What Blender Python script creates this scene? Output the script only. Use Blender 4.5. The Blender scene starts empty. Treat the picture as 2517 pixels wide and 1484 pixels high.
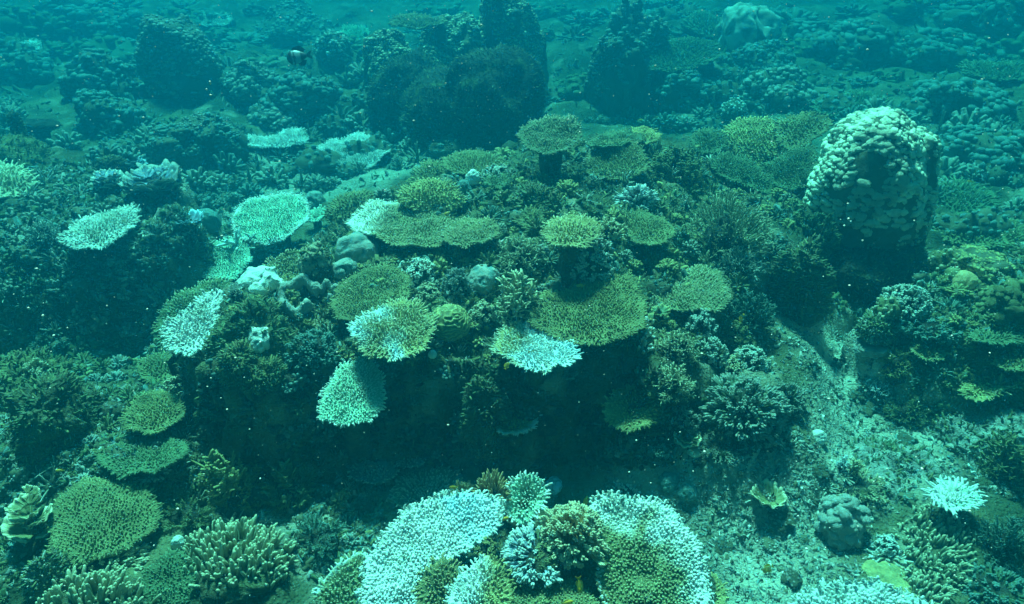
import bpy, bmesh, math
import numpy as np
from mathutils import Vector, Quaternion

# ------------------------------------------------------------------ camera, water light, exposure
SC = bpy.context.scene
COLL = SC.collection
CAM_Z, PITCH, FOC = 3.2, 32.0, 1796.0        # metres, degrees down, focal length in units of a 2516-wide frame
cam = bpy.data.cameras.new('camera')
cam.sensor_fit = 'HORIZONTAL'
cam.angle = 2 * math.atan(1258 / FOC)
cam.clip_start, cam.clip_end = 0.05, 400
cam_ob = bpy.data.objects.new('camera', cam)
cam_ob.location = (0, 0, CAM_Z)
cam_ob.rotation_euler = (math.radians(90 - PITCH), 0, 0)
COLL.objects.link(cam_ob)
SC.camera = cam_ob

SUN_EL, SUN_AZ = math.radians(60), math.radians(-14)      # light comes down from beyond the reef, a little from the left
WATER = (0.56, 1.0, 0.80)                                   # daylight after several metres of sea water
w = bpy.data.worlds.new('World'); SC.world = w; w.use_nodes = True
nt = w.node_tree; nt.nodes.clear()
sky = nt.nodes.new('ShaderNodeTexSky'); sky.sky_type = 'NISHITA'; sky.sun_disc = False
sky.sun_elevation = SUN_EL; sky.sun_rotation = SUN_AZ
tint = nt.nodes.new('ShaderNodeMixRGB'); tint.blend_type = 'MULTIPLY'; tint.inputs[0].default_value = 1.0
tint.inputs[2].default_value = (0.15, 0.52, 0.36, 1)
bg = nt.nodes.new('ShaderNodeBackground'); bg.inputs[1].default_value = 0.05
wo = nt.nodes.new('ShaderNodeOutputWorld')
nt.links.new(sky.outputs[0], tint.inputs[1]); nt.links.new(tint.outputs[0], bg.inputs[0]); nt.links.new(bg.outputs[0], wo.inputs[0])
sun = bpy.data.lights.new('sun', 'SUN'); sun.energy = 5.0; sun.angle = math.radians(7); sun.color = WATER
sun_ob = bpy.data.objects.new('sun', sun); COLL.objects.link(sun_ob)
sdir = Vector((math.sin(SUN_AZ) * math.cos(SUN_EL), math.cos(SUN_AZ) * math.cos(SUN_EL), math.sin(SUN_EL)))
sun_ob.rotation_euler = sdir.to_track_quat('Z', 'Y').to_euler()
sun_ob.location = (0, 6, 12)
SC.view_settings.view_transform = 'Standard'; SC.view_settings.look = 'None'
SC.view_settings.exposure = 1.45; SC.view_settings.gamma = 1.0
SC.view_settings.use_curve_mapping = False
SC.render.engine = 'CYCLES'
cy = SC.cycles
cy.use_denoising = True; cy.max_bounces = 4; cy.diffuse_bounces = 2; cy.glossy_bounces = 1
cy.transmission_bounces = 1; cy.volume_bounces = 1; cy.caustics_reflective = False; cy.caustics_refractive = False
cy.sample_clamp_indirect = 4.0

rng = np.random.default_rng(11)

# ------------------------------------------------------------------ small maths
_p = math.radians(PITCH)
FWD = np.array([0, math.cos(_p), -math.sin(_p)]); RIGHT = np.array([1.0, 0, 0]); UP = np.array([0, math.sin(_p), math.cos(_p)])
CAMP = np.array([0, 0, CAM_Z])
def ray(vx, vy):
    d = FWD[None] * FOC + RIGHT[None] * (np.atleast_1d(vx)[:, None] - 1258.0) - UP[None] * (np.atleast_1d(vy)[:, None] - 742.0)
    return d / np.linalg.norm(d, axis=1, keepdims=True)
def on_plane(pts, C, n):
    d = ray(np.array([p[0] for p in pts], float), np.array([p[1] for p in pts], float))
    t = ((C - CAMP) @ n) / (d @ n)
    return CAMP[None] + d * t[:, None]
def on_z(pts, z):
    return on_plane(pts, np.array([0, 0, z]), np.array([0, 0, 1.0]))[:, :2]
def view_xy(P):
    q = P - CAMP[None]; dz = q @ FWD
    return 1258 + FOC * (q @ RIGHT) / dz, 742 - FOC * (q @ UP) / dz

def _h(ix, iy, iz, s):
    n = (ix.astype(np.int64) * 374761393 + iy.astype(np.int64) * 668265263 + iz.astype(np.int64) * 2147483647 + s * 1274126177) & 0xffffffff
    n = ((n ^ (n >> 13)) * 1274126177) & 0xffffffff
    return ((n ^ (n >> 16)) & 0xffff) / 32767.5 - 1.0
def noise3(P, s=0):
    f = np.floor(P); t = P - f; t = t * t * (3 - 2 * t); i = f.astype(np.int64)
    o = 0
    for a in (0, 1):
        for b in (0, 1):
            for c in (0, 1):
                wt = (t[:, 0] if a else 1 - t[:, 0]) * (t[:, 1] if b else 1 - t[:, 1]) * (t[:, 2] if c else 1 - t[:, 2])
                o = o + wt * _h(i[:, 0] + a, i[:, 1] + b, i[:, 2] + c, s)
    return o
def fbm(P, oct=4, s=0, gain=0.5):
    o = 0; a = 1.0
    for k in range(oct):
        o = o + a * noise3(P * (2.03 ** k) + 17.3 * k, s + k); a *= gain
    return o
def noise2(X, Y, sc, oct=4, s=0, gain=0.5):
    return fbm(np.stack([X.ravel() / sc, Y.ravel() / sc, np.full(X.size, 0.37)], 1), oct, s, gain).reshape(X.shape)
def sstep(a, b, x):
    t = np.clip((x - a) / (b - a), 0, 1); return t * t * (3 - 2 * t)
def poly_sd(X, Y, poly):
    """signed distance to a polygon, positive inside"""
    poly = np.asarray(poly); a = poly; b = np.roll(poly, -1, 0)
    best = np.full(X.shape, 1e9); ins = np.zeros(X.shape, bool)
    for (ax, ay), (bx, by) in zip(a, b):
        ex, ey = bx - ax, by - ay
        t = np.clip(((X - ax) * ex + (Y - ay) * ey) / (ex * ex + ey * ey + 1e-12), 0, 1)
        best = np.minimum(best, (X - ax - t * ex) ** 2 + (Y - ay - t * ey) ** 2)
        c = (ay > Y) != (by > Y)
        ins ^= c & (X < (bx - ax) * (Y - ay) / ((by - ay) if abs(by - ay) > 1e-9 else 1e-9) + ax)
    return np.where(ins, 1, -1) * np.sqrt(best)
def smooth_poly(p, n=72):
    p = np.asarray(p, float)
    for _ in range(2):
        q = np.roll(p, -1, 0); r = np.empty((len(p) * 2, 2)); r[0::2] = .75 * p + .25 * q; r[1::2] = .25 * p + .75 * q; p = r
    d = np.linalg.norm(np.roll(p, -1, 0) - p, axis=1); c = np.concatenate([[0], np.cumsum(d)])
    u = np.linspace(0, c[-1], n, endpoint=False); pp = np.vstack([p, p[:1]])
    return np.stack([np.interp(u, c, pp[:, 0]), np.interp(u, c, pp[:, 1])], 1)

# ------------------------------------------------------------------ materials
MATS = {}
def make_mat(name, rough=.75, spec=.25, var=.35, vscale=9, bump=None, patches=None):
    m = bpy.data.materials.new(name); m.use_nodes = True
    t = m.node_tree; N = t.nodes; L = t.links; b = N['Principled BSDF']
    b.inputs['Roughness'].default_value = rough; b.inputs['Specular IOR Level'].default_value = spec
    at = N.new('ShaderNodeAttribute'); at.attribute_name = 'Col'
    tc = N.new('ShaderNodeTexCoord')
    nz = N.new('ShaderNodeTexNoise'); nz.inputs['Scale'].default_value = vscale; nz.inputs['Detail'].default_value = 6
    L.new(tc.outputs['Object'], nz.inputs['Vector'])
    mr = N.new('ShaderNodeMapRange'); mr.inputs[1].default_value = .3; mr.inputs[2].default_value = .7
    mr.inputs[3].default_value = 1 - var; mr.inputs[4].default_value = 1 + var * .6
    L.new(nz.outputs['Fac'], mr.inputs[0])
    mu = N.new('ShaderNodeMixRGB'); mu.blend_type = 'MULTIPLY'; mu.inputs[0].default_value = 1
    L.new(at.outputs['Color'], mu.inputs[1]); L.new(mr.outputs[0], mu.inputs[2])
    last = mu.outputs[0]
    if patches:                         # encrusting patches of another colour
        n2 = N.new('ShaderNodeTexNoise'); n2.inputs['Scale'].default_value = patches[1]; n2.inputs['Detail'].default_value = 5
        L.new(tc.outputs['Object'], n2.inputs['Vector'])
        m2 = N.new('ShaderNodeMapRange'); m2.inputs[1].default_value = patches[2]; m2.inputs[2].default_value = patches[2] + .12
        L.new(n2.outputs['Fac'], m2.inputs[0])
        mx = N.new('ShaderNodeMixRGB'); mx.inputs[2].default_value = (*patches[0], 1)
        L.new(m2.outputs[0], mx.inputs[0]); L.new(last, mx.inputs[1]); last = mx.outputs[0]
    L.new(last, b.inputs['Base Color'])
    if bump:
        prev = None
        for kind, sc, dist in bump:
            if kind == 'n':
                x = N.new('ShaderNodeTexNoise'); x.inputs['Scale'].default_value = sc; x.inputs['Detail'].default_value = 5; out = x.outputs['Fac']
            else:
                x = N.new('ShaderNodeTexVoronoi'); x.inputs['Scale'].default_value = sc; out = x.outputs['Distance']
            L.new(tc.outputs['Object'], x.inputs['Vector'])
            bp = N.new('ShaderNodeBump'); bp.inputs['Distance'].default_value = dist; bp.inputs['Strength'].default_value = 1
            bp.invert = kind == 'vi'
            L.new(out, bp.inputs['Height'])
            if prev: L.new(prev.outputs[0], bp.inputs['Normal'])
            prev = bp
        L.new(prev.outputs[0], b.inputs['Normal'])
    MATS[name] = m
    return m
make_mat('coral_skin', .7, .25, .22, 14, [('n', 160, .002)])
make_mat('coral_plate', .8, .15, .4, 10, [('n', 70, .006), ('v', 90, .004)])
make_mat('boulder_skin', .75, .2, .3, 7, [('vi', 130, .0025), ('n', 30, .006)])
make_mat('turf_rock', .9, .1, .7, 14, [('n', 22, .05), ('n', 80, .02)], ((.13, .16, .07), 5, .56))
make_mat('sea_floor', .95, .08, .45, 3.1, [('n', 9, .05), ('n', 45, .02), ('vi', 60, .008)], ((.30, .29, .21), 2.6, .57))
make_mat('rubble_skin', .85, .15, .5, 12, [('n', 60, .006)])
make_mat('leaf_skin', .6, .3, .3, 8, [('n', 60, .004)])
make_mat('fish_skin', .4, .5, .12, 30)
make_mat('fish_eye', .15, .6, 0.0, 5)
make_mat('speck', .6, .3, 0.0, 5)

# ------------------------------------------------------------------ meshes and objects
def new_mesh(name, V, F, col, mat, smooth=True):
    V = np.asarray(V, np.float32); assert len(V), name
    F = [np.asarray(f, np.int32) for f in F if len(f)]
    m = bpy.data.meshes.new(name)
    m.vertices.add(len(V)); m.vertices.foreach_set('co', V.ravel())
    nl = sum(f.size for f in F); npoly = sum(len(f) for f in F)
    m.loops.add(nl); m.polygons.add(npoly)
    m.loops.foreach_set('vertex_index', np.concatenate([f.ravel() for f in F]))
    sizes = np.concatenate([np.full(len(f), f.shape[1], np.int32) for f in F])
    m.polygons.foreach_set('loop_start', np.concatenate([[0], np.cumsum(sizes)[:-1]]).astype(np.int32))
    m.polygons.foreach_set('use_smooth', np.full(npoly, smooth))
    a = m.attributes.new('Col', 'FLOAT_COLOR', 'POINT')
    c = np.ones((len(V), 4), np.float32); c[:, :3] = np.broadcast_to(np.asarray(col, np.float32), (len(V), 3))
    a.data.foreach_set('color', c.ravel())
    m.materials.append(MATS[mat])
    m.update(calc_edges=True)
    return m
def tag(o, label=None, cat=None, group=None, kind=None):
    if label: o['label'] = label
    if cat: o['category'] = cat
    if group: o['group'] = group
    if kind: o['kind'] = kind
    return o
def thing(name, label, cat, loc, group=None):
    o = bpy.data.objects.new(name, None); o.location = loc; o.empty_display_size = .05
    COLL.objects.link(o); o['_loc'] = [float(x) for x in loc]
    return tag(o, label, cat, group)
def at_world(o):
    return np.array(o['_loc'])
def part(name, V, F, col, mat, parent=None, kind=None, smooth=True):
    V = np.asarray(V, float)
    org = at_world(parent) if parent is not None else np.zeros(3)
    o = bpy.data.objects.new(name, new_mesh(name, V - org[None], F, col, mat, smooth))
    COLL.objects.link(o)
    if parent is not None:
        o.parent = parent
    o['_loc'] = [float(x) for x in org]
    if kind: o['kind'] = kind
    return o
def inst(name, mesh, parent, pos, d, scale, spin=0.0):
    """a child object sharing mesh data; pos in world metres, local +Z turned to d"""
    o = bpy.data.objects.new(name, mesh); COLL.objects.link(o)
    org = at_world(parent) if parent is not None else np.zeros(3)
    if parent is not None: o.parent = parent
    o.location = Vector([float(x) for x in (np.asarray(pos) - org)])
    q = Vector([float(x) for x in d]).to_track_quat('Z', 'Y') @ Quaternion((0, 0, 1), float(spin))
    o.rotation_mode = 'QUATERNION'; o.rotation_quaternion = q
    o.scale = scale if hasattr(scale, '__len__') else (scale,) * 3
    return o

def frame(D):
    D = D / np.linalg.norm(D, axis=1, keepdims=True)
    h = np.where(np.abs(D[:, 2:3]) < .9, np.array([[0, 0, 1.0]]), np.array([[1.0, 0, 0]]))
    A = np.cross(h, D); A /= np.linalg.norm(A, axis=1, keepdims=True)
    return D, A, np.cross(D, A)
def tubes(P, D, L, r0, r1, nseg=2, ns=5, bend=None):
    """N tapered round-ended stems -> V, quads, tris, t along stem, stem index"""
    P = np.asarray(P, float); N = len(P); D, A, B = frame(np.asarray(D, float))
    L = np.broadcast_to(np.asarray(L, float), (N,)); r0 = np.broadcast_to(np.asarray(r0, float), (N,)); r1 = np.broadcast_to(np.asarray(r1, float), (N,))
    ts = np.concatenate([np.linspace(0, .8, nseg), [.94]]); fac = np.concatenate([np.ones(nseg), [.72]])
    th = np.linspace(0, 2 * np.pi, ns, endpoint=False); ct, st = np.cos(th), np.sin(th)
    V = np.empty((N, len(ts) * ns + 1, 3)); T = np.empty((N, len(ts) * ns + 1))
    bd = np.zeros((N, 3)) if bend is None else bend
    for k, (t, f) in enumerate(zip(ts, fac)):
        c = P + D * (L * t)[:, None] + bd * (L * t * t)[:, None]
        r = (r0 + (r1 - r0) * t) * f
        V[:, k * ns:(k + 1) * ns] = c[:, None] + r[:, None, None] * (ct[None, :, None] * A[:, None] + st[None, :, None] * B[:, None])
        T[:, k * ns:(k + 1) * ns] = t
    V[:, -1] = P + D * L[:, None] + bd * L[:, None]; T[:, -1] = 1
    nv = len(ts) * ns + 1; q = []; tr = []
    for k in range(len(ts) - 1):
        for j in range(ns):
            a, b = k * ns + j, k * ns + (j + 1) % ns; q.append((a, b, b + ns, a + ns))
    k = (len(ts) - 1) * ns
    for j in range(ns): tr.append((k + j, k + (j + 1) % ns, nv - 1))
    off = (np.arange(N) * nv)[:, None, None]
    return V.reshape(-1, 3), (np.array(q)[None] + off).reshape(-1, 4), (np.array(tr)[None] + off).reshape(-1, 3), T.ravel(), np.repeat(np.arange(N), nv)
def merge(parts):
    """[(V, [faces...], col)] -> one"""
    Vs, Cs, Q, T, n = [], [], [], [], 0
    for V, F, c in parts:
        Vs.append(V); Cs.append(np.broadcast_to(np.asarray(c, float), (len(V), 3)))
        for f in F:
            f = np.asarray(f)
            if len(f): (Q if f.shape[1] == 4 else T).append(f + n)
        n += len(V)
    F = ([np.concatenate(Q)] if Q else []) + ([np.concatenate(T)] if T else [])
    return np.concatenate(Vs), F, np.concatenate(Cs)
_ICO = {}
def ico(n):
    if n not in _ICO:
        b = bmesh.new(); bmesh.ops.create_icosphere(b, subdivisions=n, radius=1)
        _ICO[n] = (np.array([v.co[:] for v in b.verts]), np.array([[v.index for v in f.verts] for f in b.faces])); b.free()
    return _ICO[n]
def fib(n, zmin=-1.0, zmax=1.0, jit=.3):
    i = np.arange(n) + .5; z = zmax - (zmax - zmin) * i / n; ph = i * 2.399963 + rng.normal(0, jit, n)
    z = np.clip(z + rng.normal(0, jit * 1.2 / n ** .5, n), -1, 1); r = np.sqrt(np.maximum(0, 1 - z * z))
    return np.stack([r * np.cos(ph), r * np.sin(ph), z], 1)
def nearest(U, S):
    out = np.empty(len(U)); idx = np.empty(len(U), int)
    for k in range(0, len(U), 4096):
        d = U[k:k + 4096] @ S.T; idx[k:k + 4096] = d.argmax(1); out[k:k + 4096] = d.max(1)
    return np.sqrt(np.maximum(0, 2 - 2 * out)), idx

# colours: real surface colours
C = dict(white=(.74, .80, .73), pale=(.62, .66, .58), blue=(.44, .70, .82), cream=(.66, .62, .42), mint=(.45, .72, .52),
         olive=(.22, .23, .10), yel=(.40, .37, .15), brown=(.26, .17, .06), green=(.12, .18, .09), dgreen=(.08, .13, .06),
         teal=(.14, .26, .24), tan=(.58, .42, .20), grey=(.34, .37, .32), ivory=(.80, .77, .58), lav=(.22, .30, .40), dark=(.05, .06, .045), rock=(.12, .13, .075))
def mixc(a, b, t):
    a = np.asarray(a, float); b = np.asarray(b, float); t = np.asarray(t)[..., None]; return a * (1 - t) + b * t
HAZE_DENSITY = 0.20

# ------------------------------------------------------------------ sea floor
def plateau(z, pts): return (on_z(pts, z), z)
MOUNDS = [  # outline of the top edge, height, width of the side slope
    (*plateau(.66, [(505, 905), (590, 935), (700, 935), (840, 885), (1040, 885), (1230, 905), (1340, 900), (1450, 860), (1570, 860), (1620, 895), (1690, 880), (1725, 830),
                    (1745, 770), (1785, 715), (1850, 655), (1960, 580), (2010, 470), (2000, 375), (1900, 335), (1700, 335), (1500, 335), (1290, 345), (1150, 395), (1000, 450),
                    (860, 480), (800, 560), (720, 640), (620, 690), (500, 740), (445, 830)]), .17),
    (*plateau(.38, [(1640, 960), (1760, 975), (1840, 930), (1840, 830), (1860, 740), (1960, 660), (2080, 600), (2080, 420), (1800, 420), (1650, 800)]), .62),
    (*plateau(.55, [(-300, 620), (0, 640), (150, 645), (330, 590), (440, 540), (430, 450), (300, 390), (0, 340), (-300, 330)]), .3),
    (*plateau(.55, [(2170, 740), (2230, 700), (2320, 650), (2400, 620), (2900, 600), (2900, 790), (2500, 790), (2330, 770)]), .22),
    (*plateau(.28, [(2180, 860), (2260, 800), (2500, 780), (2900, 790), (2900, 960), (2480, 940), (2330, 920)]), .2),
    (*plateau(.42, [(890, 1520), (930, 1370), (1150, 1262), (1300, 1230), (1450, 1260), (1590, 1270), (1670, 1350), (1690, 1500), (1690, 1750), (890, 1750)]), .25),
    (*plateau(.30, [(-200, 880), (60, 880), (150, 930), (230, 1010), (430, 990), (460, 1090), (380, 1150), (-200, 1120)]), .25),
    (*plateau(.22, [(1830, 860), (1900, 850), (1960, 960), (1950, 1080), (1850, 1090), (1740, 1020)]), .6),
    (*plateau(.16, [(120, 1250), (330, 1220), (480, 1340), (700, 1330), (720, 1480), (60, 1520)]), .35),
]
PITS = [  # outline on the floor, depth, side slope
    (on_z([(-250, 800), (200, 740), (430, 720), (380, 850), (150, 880), (-250, 900)], 0), .45, .5),
    (on_z([(2420, 1300), (2516, 1180), (2800, 1150), (2800, 1650), (2460, 1620)], 0), .3, .6),
    (on_z([(1950, 690), (2200, 690), (2200, 770), (1960, 790)], 0), .25, .35),
]
SAND = [on_z([(1850, 780), (2000, 800), (2120, 850), (2180, 960), (2330, 1060), (2300, 1180), (2000, 1200), (1700, 1160), (1500, 1140), (1500, 1210), (1750, 1250), (1900, 1484), (1780, 1600), (2000, 1600), (1990, 1300), (2030, 1000)], 0),
        on_z([(540, 430), (620, 370), (800, 420), (960, 420), (1060, 360), (1250, 330), (1000, 440), (820, 470), (620, 500), (520, 560), (440, 640), (400, 700), (340, 700), (450, 560)], 0),
        on_z([(620, 1250), (700, 1230), (850, 1290), (900, 1370), (850, 1350), (700, 1300)], 0)]
def ground(X, Y):
    X = np.asarray(X, float); Y = np.asarray(Y, float)
    far = sstep(6.5, 11, Y)
    h = .10 * noise2(X, Y, 1.3, 2, 3) + far * (.34 * noise2(X, Y, 2.6, 3, 9) + .20 * np.abs(noise2(X, Y, 1.1, 3, 15)))
    wob = .07 * noise2(X, Y, .45, 3, 21)
    for poly, z, soft in MOUNDS:
        sd = poly_sd(X, Y, poly) + wob
        k = sstep(-soft, .04, sd)
        h = h * (1 - .6 * k) + z * k + .26 * sstep(.1, 1.1, sd) * (z > .6)
    for poly, z, soft in PITS:
        h = h - z * sstep(-soft * .3, soft, poly_sd(X, Y, poly))
    m = sstep(.15, .5, h)
    h = h + (.035 + .03 * m) * noise2(X, Y, .22, 4, 31, .55) + (.012 + .012 * m) * np.abs(noise2(X, Y, .06, 2, 41))
    return h
def ground_fast(X, Y):
    i = np.clip(np.searchsorted(gx, X) - 1, 0, len(gx) - 2); j = np.clip(np.searchsorted(gy, Y) - 1, 0, len(gy) - 2)
    a = np.clip((X - gx[i]) / (gx[i + 1] - gx[i]), 0, 1); b = np.clip((Y - gy[j]) / (gy[j + 1] - gy[j]), 0, 1)
    return (GZ[j, i] * (1 - a) + GZ[j, i + 1] * a) * (1 - b) + (GZ[j + 1, i] * (1 - a) + GZ[j + 1, i + 1] * a) * b
def hit(vx, vy, up=0.0):
    """where the line of sight through a frame point meets the floor (or a level `up` above it)"""
    d = ray(vx, vy)[0]
    t = np.linspace(1.5, 38, 1500)
    P = CAMP[None] + d[None] * t[:, None]
    g = P[:, 2] - ground_fast(P[:, 0], P[:, 1]) - up
    k = np.argmax(g < 0) if (g < 0).any() else len(t) - 1
    lo, hi = t[max(k - 1, 0)], t[k]
    tt = np.linspace(lo, hi, 12); P = CAMP[None] + d[None] * tt[:, None]
    g = P[:, 2] - ground_fast(P[:, 0], P[:, 1]) - up
    j = np.argmax(g < 0) if (g < 0).any() else 11
    return P[j], tt[j]
def gz(x, y): return float(ground_fast(np.array([x]), np.array([y]))[0])

def axis(lo, f0, f1, hi, step, grow):
    a = list(np.arange(f0, f1, step)); s = step; x = a[-1]
    while x < hi: s = min(s * grow, 2.5); x += s; a.append(x)
    s = step; x = a[0]; pre = []
    while x > lo: s = min(s * grow, 2.5); x -= s; pre.append(x)
    return np.array(pre[::-1] + a)
gx = axis(-60, -3.6, 3.6, 60, .034, 1.04); gy = axis(-14, 1.9, 6.6, 75, .033, 1.035)
GX, GY = np.meshgrid(gx, gy)
GZ = ground(GX, GY)
sandm = np.zeros(GX.shape)
for s in SAND: sandm = np.maximum(sandm, sstep(-.25, .12, poly_sd(GX, GY, s) + .12 * noise2(GX, GY, .35, 3, 5)))
cn = noise2(GX, GY, .5, 4, 55)
fcol = mixc((.06, .08, .045), (.15, .16, .085), sstep(-.5, .5, cn))
fcol = mixc(fcol, np.array([.42, .43, .34]), sandm * .95)
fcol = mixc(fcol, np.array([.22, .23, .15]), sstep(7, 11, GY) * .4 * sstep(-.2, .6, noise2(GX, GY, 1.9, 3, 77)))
nx, ny = len(gx), len(gy)
ii = np.arange(nx * ny).reshape(ny, nx)
quads = np.stack([ii[:-1, :-1].ravel(), ii[:-1, 1:].ravel(), ii[1:, 1:].ravel(), ii[1:, :-1].ravel()], 1)
gpy, gpx = np.gradient(GZ, gy, gx); steep = sstep(.5, 2.0, np.hypot(gpx, gpy)).ravel()
SV = np.stack([GX.ravel(), GY.ravel(), GZ.ravel()], 1)
wx = fbm(SV / .16, 3, 61) * steep * .075; wy = fbm(SV / .16 + 31.7, 3, 67) * steep * .075
SV = SV + np.stack([wx, wy, 0 * wx], 1)
floor = part('seabed', SV, [quads], fcol.reshape(-1, 3), 'sea_floor', kind='structure')

# ------------------------------------------------------------------ coral builders
def jit(c, s=.12, n=None):
    c = np.asarray(c, float)
    return np.clip(c * (1 + rng.normal(0, s, (n, 1) if n else ())), .01, .9)

TWIG = {}
def twig_mesh(kind, col, tip, k):
    """unit-long branch along +Z, shared by many branches"""
    key = (kind, col, tip, k)
    if key in TWIG: return TWIG[key]
    r = np.random.default_rng(hash((kind, k)) % 9999 if False else (sum(map(ord, kind)) * 7 + k))
    c0, c1 = np.array(C[col]), np.array(C[tip])
    out = []
    def add(P, D, L, a, b, ns=6, seg=3, bend=None, t0=0., t1=1.):
        V, q, t, T, i = tubes(P, D, L, a, b, seg, ns, bend)
        out.append((V, [q, t], mixc(c0, c1, np.clip(t0 + (t1 - t0) * T, 0, 1) ** 2)))
    if kind == 'caul':
        add([[0, 0, 0]], [[0, 0, 1]], .75, .10, .15, 6, 3, None, 0, .6)
        n = 6; a = np.arange(n) * 6.283 / n + r.uniform(0, 1, n); e = r.uniform(.25, .95, n)
        D = np.stack([np.cos(a) * np.sin(e), np.sin(a) * np.sin(e), np.cos(e)], 1)
        add(np.array([[0, 0, .55]]) + D * .08, D, r.uniform(.28, .46, n), .11, .10, 6, 2, None, .4, 1)
    elif kind == 'stag':
        bd = np.array([[*r.normal(0, .12, 2), 0]])
        add([[0, 0, 0]], [[0, 0, 1]], 1., .055, .032, 6, 4, bd)
        n = 6; t = np.linspace(.2, .85, n); a = np.arange(n) * 2.4 + r.uniform(0, 6); e = r.uniform(.7, 1.15, n)
        P = np.array([[0, 0, 1.]]) * t[:, None] + bd * (t * t)[:, None]
        D = np.stack([np.cos(a) * np.sin(e), np.sin(a) * np.sin(e), np.cos(e)], 1)
        add(P, D, r.uniform(.18, .38, n), .04, .024, 5, 2, None, .45, 1)
    elif kind == 'finger':
        add([[0, 0, 0]], [[0, 0, 1]], 1., .085, .075, 7, 4, np.array([[*r.normal(0, .10, 2), 0]]))
        if k % 2:
            add([[0, 0, .35]], [[*(r.normal(0, .35, 2)), 1]], .5, .07, .065, 6, 3, None, .4, 1)
    elif kind == 'fat':
        add([[0, 0, 0]], [[0, 0, 1]], 1., .16, .24, 8, 4, np.array([[*r.normal(0, .1, 2), 0]]))
    elif kind == 'fine':
        add([[0, 0, 0]], [[0, 0, 1]], 1., .03, .018, 5, 4, np.array([[*r.normal(0, .15, 2), 0]]))
        n = 22; t = np.linspace(.12, .98, n); a = np.where(np.arange(n) % 2, 0, np.pi) + r.normal(0, .5, n); e = r.uniform(.6, 1.0, n)
        D = np.stack([np.cos(a) * np.sin(e), np.sin(a) * np.sin(e), np.cos(e)], 1)
        add(np.array([[0, 0, 1.]]) * t[:, None], D, (.30 - .16 * t) * r.uniform(.7, 1.2, n), .024, .03, 4, 2, None, .3, 1)
    elif kind == 'nub':
        add([[0, 0, 0]], [[0, 0, 1]], 1., .26, .20, 6, 3, np.array([[*r.normal(0, .12, 2), 0]]))
    V, F, c = merge(out)
    TWIG[key] = new_mesh(kind + '_branch', V, F, c, 'coral_skin')
    return TWIG[key]

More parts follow.
